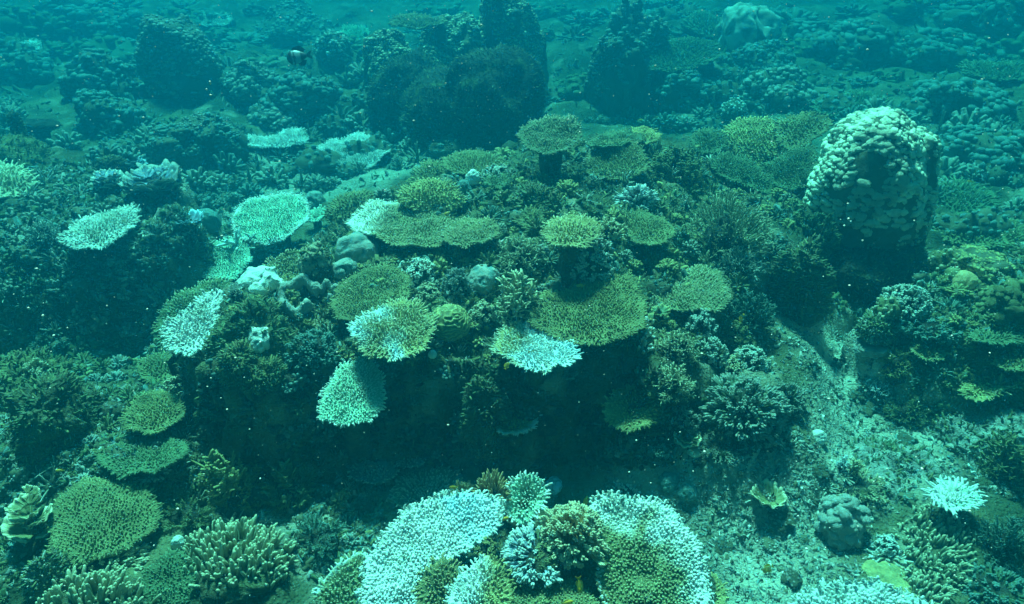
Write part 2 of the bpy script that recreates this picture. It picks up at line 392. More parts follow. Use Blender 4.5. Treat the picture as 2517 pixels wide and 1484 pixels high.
PN = dict(n=0)
def table(label, pts, col='olive', up=.14, tilt=None, roll=0, sp=8.0, L=1.45, bleach=None, bcol='white', tip=None, dome=0.0, single=0, rimwhite=0.0, und=.11, fork=.5, name='table_coral', r=.30, group=None, stalk=True, cup=.02):
    pts = np.asarray(pts, float)
    cpx = pts.mean(0)
    if up < .3: up = up * .62
    Cw, dist = hit(cpx[0], cpx[1], up)
    vd = Cw - CAMP; vd /= np.linalg.norm(vd)
    el = math.asin(-vd[2])
    if tilt is None:
        a = (pts[:, 1].max() - pts[:, 1].min()) / (pts[:, 0].max() - pts[:, 0].min())
        tilt = math.degrees(math.asin(min(.95, a)) - el); tilt = max(-6, min(48, tilt))
    th = math.radians(tilt); rl = math.radians(roll)
    hd = np.array([-vd[0], -vd[1], 0]); hd /= np.linalg.norm(hd)
    sd_ = np.array([-hd[1], hd[0], 0])
    n = np.array([0, 0, math.cos(th)]) + hd * math.sin(th) + sd_ * math.sin(rl); n /= np.linalg.norm(n)
    e1 = sd_ - n * (sd_ @ n); e1 /= np.linalg.norm(e1); e2 = np.cross(n, e1)
    W = on_plane(smooth_poly(pts, 64), Cw, n) - Cw
    P2 = np.stack([W @ e1, W @ e2], 1)
    cen = P2.mean(0)
    an = np.linspace(0, 2 * np.pi, len(P2), endpoint=False); ph = rng.uniform(0, 6.28, 6)
    P2 = cen + (P2 - cen) * (1.10 + .030 * np.sin(5 * an + ph[0]) + .028 * np.sin(8 * an + ph[1]) + .022 * np.sin(13 * an + ph[2]) + .018 * np.sin(21 * an + ph[3]))[:, None]
    m = dist / FOC                                     # metres per frame unit
    s = sp * m * .86; L = L * .86
    size = math.sqrt(abs(.5 * np.sum(P2[:, 0] * np.roll(P2[:, 1], -1) - P2[:, 1] * np.roll(P2[:, 0], -1))) / math.pi)
    sdm = None
    seed = PN['n'] = PN['n'] + 1
    def shape(x, y, sd):
        q = np.clip(sd / (size * .85), 0, 1)
        return dome * size * (1 - (1 - q) ** 2) - cup * (1 - np.clip((1 - q), 0, 1) ** 2) + und * size * noise2(x + seed * 3.1, y, size * .6, 3, 7)
    def colour(x, y):
        base = np.broadcast_to(np.array(C[col]), (len(x), 3))
        base = mixc(base, np.array(C[col]) * .62 + np.array(C['green']) * .25, sstep(-.15, .55, noise2(x + seed * 5.3, y, size * .6, 3, 13)))
        if bleach is not None or rimwhite:
            Pw = Cw[None] + x[:, None] * e1[None] + y[:, None] * e2[None]
            vx, vy = view_xy(Pw)
            wob = 14 * noise2(x + seed, y, size * .25, 3, 17)
            k = np.zeros(len(x))
            if bleach is not None:
                for b in bleach: k = np.maximum(k, sstep(-20, 20, poly_sd(vx, vy, b) + wob * 1.3))
            if rimwhite:
                k = np.maximum(k, 1 - sstep(rimwhite * .6, rimwhite * 1.2, poly_sd(x, y, P2) / size + wob * .006))
            bc = mixc(np.array(C[bcol]), np.array(C['white']), .5 + .5 * noise2(x, y, size * .4, 2, 19)) if bcol in ('blue', 'mint', 'white') else np.array(C[bcol])
            base = mixc(base, bc, k)
        return base
    base_z = gz(Cw[0], Cw[1])
    root = thing(name, label, 'coral', (Cw[0], Cw[1], base_z), group)
    # plate
    rings = np.array([1.0, .96, .86, .72, .55, .36, .16]); NR = len(rings); K = len(P2)
    X = (cen[None, None] + (P2 - cen)[None] * rings[:, None, None]).reshape(-1, 2)
    sdX = np.maximum(poly_sd(X[:, 0], X[:, 1], P2), 0)
    zt = shape(X[:, 0], X[:, 1], sdX)
    thick = .012 + .16 * size * (1 - np.repeat(rings, K)) ** 1.2
    top = Cw[None] + X[:, :1] * e1 + X[:, 1:] * e2 + (zt)[:, None] * n
    bot = Cw[None] + X[:, :1] * e1 + X[:, 1:] * e2 + (zt - thick - .004)[:, None] * n
    top[:K] -= .006 * n[None]
    V = np.vstack([top, bot, (Cw + cen[0] * e1 + cen[1] * e2 + zt[-K:].mean() * n)[None], (Cw + cen[0] * e1 + cen[1] * e2 + (zt[-K:].mean() - .012 - .17 * size) * n)[None]])
    q = []; o = NR * K
    j = np.arange(K); jn = (j + 1) % K
    for a in range(NR - 1):
        q.append(np.stack([a * K + j, a * K + jn, (a + 1) * K + jn, (a + 1) * K + j], 1))
        q.append(np.stack([o + a * K + jn, o + a * K + j, o + (a + 1) * K + j, o + (a + 1) * K + jn], 1))
    q.append(np.stack([jn, j, o + j, o + jn], 1))
    t = [np.stack([(NR - 1) * K + j, (NR - 1) * K + jn, np.full(K, 2 * o)], 1), np.stack([o + (NR - 1) * K + jn, o + (NR - 1) * K + j, np.full(K, 2 * o + 1)], 1)]
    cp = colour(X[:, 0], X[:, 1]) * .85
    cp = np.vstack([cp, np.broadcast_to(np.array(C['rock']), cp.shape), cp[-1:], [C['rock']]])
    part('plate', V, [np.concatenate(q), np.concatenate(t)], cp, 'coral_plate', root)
    # stalk
    if stalk:
        A = Cw + cen[0] * e1 + cen[1] * e2 - n * (.16 * size)
        foot = A - hd * .3 * math.sin(th) * max(up, .1)
        foot[2] = gz(foot[0], foot[1]) - .06
        if A[2] - foot[2] > .03:
            D = (A - foot); Ln = np.linalg.norm(D)
            V, q_, t_, T, i_ = tubes([foot], [D / Ln], Ln, .40 * size, .40 * size, 5, 12)
            V = V + .10 * size * np.stack([noise3(V / (size * .4), 3), noise3(V / (size * .4) + 9, 4), 0 * T], 1)
            part('stalk', V, [q_, t_], C['rock'], 'turf_rock', root)
    # branchlets
    lo, hi = P2.min(0), P2.max(0)
    gxx = np.arange(lo[0], hi[0] + s, s); gyy = np.arange(lo[1], hi[1] + s * .866, s * .866)
    A_, B_ = np.meshgrid(gxx, gyy); A_ = A_ + (np.arange(len(gyy)) % 2)[:, None] * s * .5
    x = A_.ravel() + rng.uniform(-.32, .32, A_.size) * s; y = B_.ravel() + rng.uniform(-.32, .32, A_.size) * s
    sd = poly_sd(x, y, P2); k = sd > -s * .1
    k &= noise2(x + seed * 7.7, y, s * 3.0, 2, 23) > -1.0
    x, y, sd = x[k], y[k], np.maximum(sd[k], 0)
    eps = s * .5
    ox = -(poly_sd(x + eps, y, P2) - poly_sd(x - eps, y, P2)); oy = -(poly_sd(x, y + eps, P2) - poly_sd(x, y - eps, P2))
    rx, ry = x - cen[0], y - cen[1]; rr = np.hypot(rx, ry) + 1e-6
    ox = .6 * ox / eps / 2 + .6 * rx / rr; oy = .6 * oy / eps / 2 + .6 * ry / rr
    on = np.hypot(ox, oy) + 1e-6; ox /= on; oy /= on
    lean = 1.25 * (1 - sstep(0, s * 3.2, sd)) + .55 * (1 - sstep(s * 2, size * .7, sd))
    lean = np.clip(lean, 0, 1.3) + rng.normal(0, .10, len(x))
    ja = rng.normal(0, .28, len(x)); ox, oy = ox * np.cos(ja) - oy * np.sin(ja), ox * np.sin(ja) + oy * np.cos(ja)
    z = shape(x, y, sd)
    Pw = Cw[None] + x[:, None] * e1 + y[:, None] * e2 + (z - .004)[:, None] * n
    D = np.cos(lean)[:, None] * n + np.sin(lean)[:, None] * (ox[:, None] * e1 + oy[:, None] * e2)
    D = D + np.array([0, 0, .18])[None] * math.sin(max(0, th))
    Ls = s * L * rng.uniform(.6, 1.2, len(x)) * (1 + .35 * noise2(x + seed, y, s * 5, 2, 29)) * (1 + .15 * (1 - sstep(0, s * 2, sd)))
    col_b = colour(x, y) * (1 + rng.normal(0, .10, (len(x), 1)))
    col_b = np.clip(col_b, .01, .9)
    tipc = np.clip(col_b * 1.35 + .03, 0, .85) if tip is None else mixc(col_b, np.array(C[tip]), .7)
    ks = np.zeros(len(x), bool)
    if single:
        order = np.argsort(sd)[:min(single, len(x) // 3)]; ks[order] = True
    kk = np.where(~ks)[0]
    P_, D_, L_, c_, t_ = Pw[kk], D[kk], Ls[kk], col_b[kk], tipc[kk]
    f = rng.random(len(kk)) < fork
    jd = rng.normal(0, 1, (f.sum(), 3)); jd -= (jd * D_[f]).sum(1)[:, None] * D_[f]; jd /= np.linalg.norm(jd, axis=1, keepdims=True)
    P_ = np.vstack([P_, P_[f] + D_[f] * (L_[f] * .25)[:, None]]); D_ = np.vstack([D_, D_[f] + .75 * jd]); L_ = np.concatenate([L_, L_[f] * .68])
    c_ = np.vstack([c_, c_[f]]); t_ = np.vstack([t_, t_[f]])
    rad = s * r * rng.uniform(.8, 1.2, len(P_))
    near = dist < 4.3 and sp >= 8.5
    V, q_, tt, T, idx = tubes(P_, D_, L_, rad, rad * .82, 2 if near else 1, 5 if near else 4)
    part('branchlets', V, [q_, tt], mixc(c_[idx], t_[idx], (T ** 2)), 'coral_skin', root, kind='stuff')
    if single:
        for i in np.where(ks)[0]:
            white = col_b[i].min() > .35
            mesh = twig_mesh('finger', 'white' if white else col, 'white' if white else ('yel' if tip is None else tip), int(i % 4))
            Lk = Ls[i] * 1.05
            wd = s * r * 1.0 / .08
            inst('branchlet', mesh, root, Pw[i], D[i], (wd, wd, Lk), rng.uniform(0, 6))
    return root

def place(b, up=0.0, block=False):
    """frame box (x0,y0,x1,y1) of something standing on the floor -> base point, radius, height, distance"""
    x0, y0, x1, y1 = b
    cx, wpx, hpx = (x0 + x1) / 2, (x1 - x0) / 2, (y1 - y0)
    P, t = hit(cx, y1 - .12 * hpx, up)
    for _ in range(3):
        el = math.asin((CAM_Z - P[2]) / max(t, .1)); se, ce = math.sin(el), math.cos(el)
        P, t = hit(cx, y1 - min(wpx * se, hpx * .5), up)
    m = t / FOC
    v = max(hpx - min(wpx * se, hpx * .5), 1)
    if block: return P, wpx * m, max(v - .75 * wpx * se, .35 * wpx) / ce * m, t
    Hh = math.sqrt(max(v * v - (wpx * se) ** 2, (.35 * wpx * ce) ** 2)) / ce
    return P, wpx * m, Hh * m, t

def blob(P, R, Hh, lobes=(0, 0), lumps=(0, 0), p=2.0, low=.12, fine=.02, sub=6, top_only=-2.0, ry=1.0, seed=0, gaps=0.0, droop=.5, warp=.10):
    U, F = ico(sub)
    h = np.hypot(U[:, 0], U[:, 1]); sc = (h ** p + np.abs(U[:, 2]) ** p) ** (-1 / p)
    rad = 1 + low * fbm(U * 1.7 + seed * 3.7, 3, seed)
    lm = np.zeros(len(U))
    if lobes[0]:
        S = fib(lobes[0], -.2, 1); d, _ = nearest(U, S); rl = 1.25 * math.sqrt(4 * .6 / lobes[0])
        rad = rad + lobes[1] * np.sqrt(np.maximum(0, 1 - (d / rl) ** 2))
    if lumps[0]:
        Wd = U * (sc * rad)[:, None]; Wd = np.stack([Wd[:, 0] * R, Wd[:, 1] * R * ry, np.where(Wd[:, 2] > 0, Wd[:, 2] * Hh, Wd[:, 2] * Hh * droop)], 1)
        ok = np.where(U[:, 2] > max(-.3, top_only - .1))[0]; cand = rng.choice(ok, min(len(ok), lumps[0] * 5), False); CP = Wd[cand]
        S = [0]; dm = np.linalg.norm(CP - CP[0], axis=1)
        for _ in range(lumps[0] - 1):
            j = int(dm.argmax()); S.append(j); dm = np.minimum(dm, np.linalg.norm(CP - CP[j], axis=1))
        SP = CP[S]; rl = 1.0 * dm.max() + 1e-6; d = np.empty(len(U)); ix = np.empty(len(U), int)
        for k in range(0, len(U), 4096):
            dd = ((Wd[k:k + 4096, None] - SP[None]) ** 2).sum(2); ix[k:k + 4096] = dd.argmin(1); d[k:k + 4096] = np.sqrt(dd.min(1))
        amp = (rng.uniform(.55, 1.25, lumps[0]) * (rng.random(lumps[0]) > gaps))[ix]
        lm = np.sqrt(np.maximum(0, 1 - (d / rl) ** 2)) * amp * sstep(top_only, top_only + .35, U[:, 2])
        rad = rad + lumps[1] * lm
    rad = rad + fine * fbm(U * 9 + seed, 3, seed + 5)
    Q = U * (sc * rad)[:, None]
    z = np.where(Q[:, 2] > 0, Q[:, 2] * Hh, Q[:, 2] * Hh * droop)
    O = np.stack([Q[:, 0] * R, Q[:, 1] * R * ry, z], 1)
    if warp: O = O + warp * R * np.stack([fbm(O / R * 1.6 + seed * 1.3, 3, seed), fbm(O / R * 1.6 + 40 + seed, 3, seed + 3), .6 * fbm(O / R * 1.6 + 80 + seed, 3, seed + 6)], 1)
    return O + np.asarray(P)[None], F, lm, U

SEED = dict(k=0)
def boulder(label, b, col='grey', tipcol=None, lobes=(7, .15), lumps=(120, .07), p=2.4, low=.12, fine=.02, sub=6, top_only=-2.0, name='boulder_coral', mat='boulder_skin', cat='coral', up=0.0, ry=1.0, patch=None, group=None, cap=None, sink=.0, gaps=0.0, root=None, warp=.10, fuzz=None, knobs=None):
    SEED['k'] += 1
    P, R, Hh, t = place(b, up, p > 2.35)
    sub = min(sub, 5 if ((b[2] - b[0] < 170 and not knobs) or t > 6.5) else 6)
    if knobs: R, Hh = R * .93, Hh * .94
    R, Hh = R / (1 + .45 * low + .4 * warp), Hh / (1 + .45 * low + .4 * warp)
    P = P - np.array([0, 0, sink])
    V, F, lm, U = blob(P, R * (1 / (1 + lumps[1] * .7 + lobes[1] * .6)), Hh / (1 + lumps[1] * .8 + lobes[1] * .8), lobes, lumps, p, low, fine, sub, top_only, ry, SEED['k'], gaps, .5, warp)
    c = np.broadcast_to(np.array(C[col]), (len(V), 3)).copy()
    if tipcol:
        c = mixc(c, np.array(C[tipcol]), sstep(.25, .8, lm))
    if patch:
        c = mixc(c, np.array(C[patch]), sstep(.05, .35, fbm(U * 2.6 + SEED['k'], 3, 9)))
    if cap:
        c = mixc(c, np.array(C[cap]), sstep(.55, .7, U[:, 2] + .12 * fbm(U * 5, 2, 4)))
    root = root or thing(name, label, cat, (P[0], P[1], P[2]), group)
    part('body' if cat == 'coral' else 'mass', V, [F], c, mat, root)
    if knobs:                                  # rounded live lobes standing proud of the dead body: (count, size, lowest, colour, singles)
        kn, ks, kz, kcol, ksing = knobs
        F_ = F; a_, b_, c_ = V[F_[:, 0]], V[F_[:, 1]], V[F_[:, 2]]
        fn = np.cross(b_ - a_, c_ - a_); ar = np.linalg.norm(fn, axis=1); fn = fn / (ar[:, None] + 1e-12); fc = (a_ + b_ + c_) / 3
        fu = U[F_[:, 0]]
        clus = fbm(fu * 3.2 + SEED['k'] * 1.9, 3, SEED['k'])
        ok = np.where((fu[:, 2] + .35 * clus > kz) & (clus > -.42))[0]
        pick = rng.choice(ok, min(len(ok), kn * 5), False, ar[ok] / ar[ok].sum()); CP = fc[pick]
        S = [0]; dm = np.linalg.norm(CP - CP[0], axis=1)
        for _ in range(min(kn, len(pick)) - 1):
            j = int(dm.argmax()); S.append(j); dm = np.minimum(dm, np.linalg.norm(CP - CP[j], axis=1))
        S = np.array(S); S = S[rng.random(len(S)) > .08 + .45 * (1 - sstep(-.1, .55, fu[pick][S][:, 2]))]
        kp, kd = CP[S], fn[pick][S]; sp_ = dm.max()
        kd = kd + np.array([0, 0, .9]); kd /= np.linalg.norm(kd, axis=1, keepdims=True)
        kr = sp_ * ks * rng.uniform(.38, 1.5, len(S))
        order = np.argsort(np.linalg.norm(kp - CAMP, axis=1)); sing = set(order[:ksing].tolist())
        if ('knob', kcol) not in TWIG:
            U2, F2 = ico(3); TWIG[('knob', kcol)] = new_mesh('knob', U2 * (1 + .18 * fbm(U2 * 2.2, 2, 3))[:, None] * [1.25, 1, .65], [F2], C[kcol], 'boulder_skin')
        U2, F2 = ico(2 if t < 7 else 1); D_, A_, B_ = frame(kd); Vs = []; rest = [i for i in range(len(S)) if i not in sing]
        if rest:
            r_ = np.array(rest); ex = rng.uniform(.9, 1.8, len(r_))
            Vk = kp[r_][:, None] + kr[r_][:, None, None] * (U2[None, :, :1] * A_[r_][:, None] * ex[:, None, None] + U2[None, :, 1:2] * B_[r_][:, None] + .65 * U2[None, :, 2:] * D_[r_][:, None])
            Vk = Vk + kr[r_][:, None, None] * .16 * rng.normal(0, .6, Vk.shape)
            Fk = (F2[None] + (np.arange(len(r_)) * len(U2))[:, None, None]).reshape(-1, 3)
            ck = np.repeat(np.array(C[kcol])[None] * rng.uniform(.75, 1.12, (len(r_), 1)), len(U2), 0)
            part('lobes', Vk.reshape(-1, 3), [Fk], np.clip(ck, .02, .85), 'boulder_skin', root, kind='stuff')
        for i in sing:
            inst('lobe', TWIG[('knob', kcol)], root, kp[i], kd[i], (kr[i] * 1.15, kr[i], kr[i]), rng.uniform(0, 6))
    if fuzz is None and mat == 'turf_rock': fuzz = 900
    if fuzz:                                   # short algae and tiny corals on the upper faces
        k = rng.choice(np.where(U[:, 2] > -.15)[0], min(fuzz, (U[:, 2] > -.15).sum()), False)
        N_ = U[k] * [1 / R, 1 / (R * ry), 1 / Hh]; N_ /= np.linalg.norm(N_, axis=1, keepdims=True); N_ = N_ + rng.normal(0, .45, N_.shape)
        ln_ = rng.uniform(5, 17, len(k)) * t / FOC * (1 if t < 6.5 else .55)
        tv, q_, t_, T, i_ = tubes(V[k] - N_ * (ln_ * .2)[:, None], N_, ln_, ln_ * .22, ln_ * .16, 1, 4)
        cc = np.array([C[x] for x in ('green', 'olive', 'rock', 'dgreen', col)])[rng.integers(5, size=len(k))] * rng.uniform(.7, 1.25, (len(k), 1))
        part('turf', tv, [q_, t_], cc[i_], 'coral_skin', root, kind='stuff')
    return root, P, R, Hh

def brain(label, b, col='yel'):
    P, R, Hh, t = place(b, .06); Hh = min(Hh, R * 1.05)
    U, F = ico(6)
    wv = U + .22 * np.stack([noise3(U * 2.1, 1), noise3(U * 2.1 + 5, 2), noise3(U * 2.1 + 9, 3)], 1)
    f = wv[:, 2] * 15 + 2.4 * noise3(U * 3.1, 6) + 1.6 * noise3(U * 6.5, 8)
    rd = 1 - np.abs(np.sin(f)) ** .7
    Q = U * (1 + .075 * rd + .05 * noise3(U * 1.5, 3))[:, None]
    V = np.stack([P[0] + Q[:, 0] * R, P[1] + Q[:, 1] * R, P[2] + Q[:, 2] * np.where(Q[:, 2] > 0, Hh, Hh * .6)], 1)
    c = mixc(np.array(C['olive']) * .7, np.array(C[col]) * 1.35, rd ** .8)
    root = thing('brain_coral', label, 'coral', tuple(P))
    part('ridged_dome', V, [F], c, 'coral_skin', root)

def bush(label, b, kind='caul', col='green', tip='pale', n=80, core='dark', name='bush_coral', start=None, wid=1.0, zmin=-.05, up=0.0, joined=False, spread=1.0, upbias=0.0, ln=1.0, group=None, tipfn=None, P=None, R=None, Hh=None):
    if P is None: P, R, Hh, t = place(b, up)
    if start is None: start = .50 if kind == 'caul' else .35
    root = thing(name, label, 'coral', tuple(P), group)
    SEED['k'] += 1
    sink = np.array([0, 0, .15 * Hh])
    kc = .52 if kind == 'caul' else .48
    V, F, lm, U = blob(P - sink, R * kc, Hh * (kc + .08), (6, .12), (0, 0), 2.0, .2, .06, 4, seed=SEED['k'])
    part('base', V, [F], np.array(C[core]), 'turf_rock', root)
    S = fib(n, zmin, 1, .5)
    rad = 1 + .22 * noise3(S * 1.8 + SEED['k'] * 2.3, 4)
    items = []
    for i, d in enumerate(S):
        a = P - sink * .5 + d * np.array([R, R, Hh]) * start * spread
        e = P - sink * .5 + d * np.array([R, R, Hh]) * rad[i] * rng.uniform(.76, .92)
        v = e - a; v = v + np.array([0, 0, upbias * np.linalg.norm(v)])
        Ln = np.linalg.norm(v) * ln
        cc, tt = (col, tip) if tipfn is None else tipfn(e)
        items.append((a, v / (np.linalg.norm(v) + 1e-9), Ln, cc, tt))
    wbase = dict(caul=1.0, stag=1.15, finger=1.0, fat=1.0, fine=1.0, nub=1.0)[kind]
    # width so that neighbours nearly touch
    pitch = math.sqrt(2 * math.pi * R * (R + Hh) * .5 * (1 - zmin) / n)
    cover = dict(caul=.42, stag=.40, finger=.16, fat=.24, fine=.42, nub=.26)[kind]
    if joined:
        buckets = {}
    for i, (a, d, Ln, cc, tt) in enumerate(items):
        mesh = twig_mesh(kind, cc, tt, i % 4)
        wdt = wid * pitch / cover * .55 * rng.uniform(.85, 1.15)
        if kind in ('stag', 'fine'): wdt = wid * Ln * rng.uniform(.85, 1.15)
        inst('branch', mesh, root, a, d, (wdt, wdt, Ln), rng.uniform(0, 6.28))
    return root

def fingers(label, b, col='olive', tip='cream', n=110, hpx=60, lean=(.15, .1), name='finger_coral', kind='finger', wid=1.0, core='rock', up=0.0, ypow=1.0):
    """upright columns filling a patch of floor"""
    x0, y0, x1, y1 = b
    P, t = hit((x0 + x1) / 2, y1 - .35 * (y1 - y0), up); m = t / FOC
    root = thing(name, label, 'coral', tuple(P))
    R = (x1 - x0) / 2 * m
    V, F, lm, U = blob(P - np.array([0, 0, .05]), R * .8, hpx * m * .8, (6, .1), (0, 0), 2, .2, .05, 5, ry=.75, seed=n)
    part('base', V, [F], np.array(C[core]), 'turf_rock', root)
    k = 0; tries = 0
    while k < n and tries < 4000:
        tries += 1
        u, v = rng.uniform(-1, 1, 2)
        if u * u + v * v > 1: continue
        k += 1
        vx = (x0 + x1) / 2 + u * (x1 - x0) / 2 * .95; vy = (y0 + hpx * .6 + y1) / 2 + v * (y1 - y0 - hpx * .7) / 2
        q, _ = hit(vx, vy, up * .6)
        dome = max(0, 1 - u * u - v * v)
        Lh = hpx * m * rng.uniform(.7, 1.15) * (.75 + .35 * dome)
        D = np.array([lean[0] + .45 * u + rng.normal(0, .10), lean[1] - .30 * v + rng.normal(0, .10), 1.0]); D /= np.linalg.norm(D)
        w_ = wid * m * 11 / .085 * .5 * rng.uniform(.85, 1.15)
        q = q + np.array([0, 0, dome * hpx * m * .35 - .02])
        inst('branch', twig_mesh(kind, col, tip, k % 4), root, q, D, (w_, w_, Lh), rng.uniform(0, 6.28))
    return root

def leaf(P, R, up_, az, span, curl, col, edge, root, wav=.12, seed=0, name='plate_lobe', thick=.008):
    """a wavy, slightly cupped sheet with thickness, growing outward from P"""
    na, nr = 30, 8
    a = az + np.linspace(-span / 2, span / 2, na); r = np.linspace(.12, 1, nr)
    A, Q = np.meshgrid(a, r)
    rr = Q * R * (1 + .12 * noise2(A * R + seed, Q * 0 + seed, .15, 2, seed) * Q)
    z = up_ * R * Q ** curl + wav * R * Q ** 2 * (np.sin(A * 7 + seed) + .6 * np.sin(A * 13 + 2 * seed)) + .05 * R * Q * noise2(A + seed, Q, .2, 2, seed + 1)
    X = np.stack([P[0] + rr * np.cos(A), P[1] + rr * np.sin(A), P[2] + z], -1)
    V = np.vstack([X.reshape(-1, 3), X.reshape(-1, 3) - np.array([0, 0, thick])])
    i = np.arange(na * nr).reshape(nr, na); o = na * nr
    q = np.stack([i[:-1, :-1].ravel(), i[:-1, 1:].ravel(), i[1:, 1:].ravel(), i[1:, :-1].ravel()], 1)
    rim = np.concatenate([i[0, :], i[1:, -1], i[-1, -2::-1], i[-2:0:-1, 0]]); rn = np.roll(rim, -1)
    side = np.stack([rn, rim, rim + o, rn + o], 1)
    c = mixc(np.array(C[col]), np.array(C[edge]), sstep(.72, .98, np.tile(Q.ravel(), 2)))
    return part(name, V, [q, q[:, ::-1] + o, side], c, 'leaf_skin', root)

def lettuce(label, b, col='lav', edge='white', n=14, name='lettuce_coral', tiers=3):
    P, R, Hh, t = place(b)
    root = thing(name, label, 'coral', tuple(P))
    SEED['k'] += 1
    V, F, lm, U = blob(P, R * .45, Hh * .5, (0, 0), (0, 0), 2, .2, .05, 4, seed=SEED['k']); part('base', V, [F], np.array(C['rock']), 'turf_rock', root)
    for i in range(n):
        tier = i % tiers; az = i * 2.4 + rng.normal(0, .3)
        rr = R * (.95 - .22 * tier) * rng.uniform(.8, 1.1)
        c0 = P + np.array([math.cos(az), math.sin(az), 0]) * R * .12 * tier + np.array([0, 0, Hh * (.15 + .28 * tier)])
        leaf(c0, rr, rng.uniform(.25, .6), az, rng.uniform(1.5, 2.4), 1.6, col, edge, root, .10, i + SEED['k'] * 20, thick=max(.006, R * .025))
    return root

def ring(label, ctr, rad, a0, a1, tube_px, col='pale', squash=.62, name='ring_coral', up=.05):
    """thick horseshoe ridge round a hollow"""
    P, t = hit(ctr[0], ctr[1], up); m = t / FOC
    root = thing(name, label, 'coral', (P[0], P[1], gz(P[0], P[1])))
    na, ns = 70, 16
    a = np.radians(np.linspace(a0, a1, na)); th = np.linspace(0, 2 * np.pi, ns, endpoint=False)
    R = rad * m; tr = tube_px * m
    wob = 1 + .05 * np.sin(a * 3 + 1)
    cx = P[0] + R * wob * np.cos(a); cyy = P[1] + R * wob * np.sin(a); cz = P[2] + .35 * R * np.sin(a) + .02 * np.sin(a * 5)
    endf = np.minimum(1, np.minimum(np.arange(na), na - 1 - np.arange(na)) / 4 + .12) * (1 + .12 * np.sin(a * 4))
    V = []
    for k in range(na):
        o = np.array([math.cos(a[k]), math.sin(a[k]), 0])
        for x in th:
            V.append([cx[k], cyy[k], cz[k]] + endf[k] * tr * (o * math.cos(x) * .85 + np.array([0, 0, 1.25]) * math.sin(x)))
    V = np.array(V); V += .22 * tr * np.stack([fbm(V / (tr * .55), 2, 1), fbm(V / (tr * .55) + 9, 2, 2), fbm(V / (tr * .55) + 19, 2, 3)], 1)
    i = np.arange(na * ns).reshape(na, ns)
    q = np.stack([i[:-1].ravel(), np.roll(i[:-1], -1, 1).ravel(), np.roll(i[1:], -1, 1).ravel(), i[1:].ravel()], 1)
    part('rim', V, [q[:, ::-1]], C[col], 'boulder_skin', root)
    SEED['k'] += 1
    V, F, lm, U = blob(P - np.array([0, 0, .10]), R * .92, R * .55, (5, .1), (0, 0), 2, .25, .08, 5, seed=SEED['k']); part('base', V, [F], np.array(C['rock']), 'turf_rock', root)
    return root

# ================================================================== the reef
# ---- big massive corals and rocks
rt, _, _, _ = boulder('huge pale knobbly boulder coral at right, its top covered in bright lumps', (1968, 262, 2226, 605), 'rock', None, (9, .10), (0, 0), 2.7, .07, .03, 6, ry=1.1, warp=.07, knobs=(1400, .95, .12, 'ivory', 150))
boulder('', (2110, 318, 2258, 620), 'rock', None, (7, .10), (0, 0), 2.6, .07, .03, 6, warp=.07, root=rt, knobs=(760, .95, .15, 'ivory', 70))
boulder('', (1985, 385, 2140, 596), 'rock', None, (7, .12), (0, 0), 2.4, .07, .03, 6, warp=.07, root=rt, knobs=(640, .95, .15, 'ivory', 80))
boulder('', (1965, 555, 2240, 700), 'dark', None, (12, .18), (0, 0), 2.6, .12, .06, 6, warp=.12, root=rt, fuzz=1500, mat='turf_rock')
rt, _, _, _ = boulder('broad dark flat-topped coral block in the haze, top edge crusted with lobes', (1150, -60, 1345, 275), 'rock', None, (9, .16), (0, 0), 2.9, .16, .04, 6, warp=.2, knobs=(900, .72, .55, 'cream', 0))
for bb in ((1040, 15, 1220, 275), (893, 62, 1030, 272), (960, 85, 1130, 282), (1250, 25, 1352, 252)):
    boulder('', bb, 'rock', None, (8, .2), (0, 0), 2.7, .2, .04, 6, warp=.2, root=rt, knobs=(560, .72, .55, 'cream', 0))
for bb in ((900, 120, 1130, 340), (1080, 105, 1345, 345), (980, 150, 1250, 348)):
    boulder('', bb, 'dark', None, (9, .12), (0, 0), 3.0, .14, .03, 6, warp=.07, root=rt, fuzz=1500, mat='turf_rock')
boulder('rounded hazy coral dome in the upper left, left of the block', (362, 46, 542, 232), 'rock', None, (5, .06), (0, 0), 2.2, .08, .02, 6, warp=.10, knobs=(700, .6, -.1, 'grey', 0))
rt, _, _, _ = boulder('wide hazy lumpy coral mound at the top edge above the striped fish', (622, 20, 822, 120), 'rock', None, (9, .2), (0, 0), 2.2, .2, .03, 6, warp=.2, knobs=(420, .6, -.1, 'grey', 0))
boulder('', (660, 5, 770, 100), 'rock', None, (9, .2), (0, 0), 2.2, .2, .03, 6, root=rt, warp=.2, knobs=(300, .6, -.1, 'grey', 0))
boulder('', (770, 80, 870, 150), 'rock', None, (7, .2), (0, 0), 2.2, .2, .03, 6, root=rt, warp=.2, knobs=(200, .6, 0, 'pale', 0))
rt, _, _, _ = boulder('dark upright coral pillar with lumpy crown right of the block', (1440, 40, 1600, 275), 'rock', None, (12, .25), (0, 0), 2.5, .22, .04, 6, warp=.25, knobs=(240, .6, .45, 'teal', 0))
for bb in ((1480, -20, 1600, 200), (1550, 30, 1640, 215), (1425, 90, 1520, 260)):
    boulder('', bb, 'rock', None, (9, .25), (0, 0), 2.4, .22, .04, 6, root=rt, warp=.25, knobs=(240, .6, .4, 'grey', 0))
boulder('pale folded lobed boulder coral near the top right', (1752, 8, 1905, 125), 'rock', 'pale', (9, .30), (160, .07), 2.3, .18, .02, 6, warp=.2)
rt, _, _, _ = boulder('low rippled coral mound with dark front, left midground', (372, 280, 530, 425), 'rock', None, (12, .22), (0, 0), 2.6, .2, .02, 6, warp=.2, knobs=(420, .62, .2, 'teal', 0))
boulder('', (470, 262, 605, 410), 'rock', None, (12, .22), (0, 0), 2.6, .2, .02, 6, root=rt, warp=.2, knobs=(380, .62, .2, 'teal', 0))
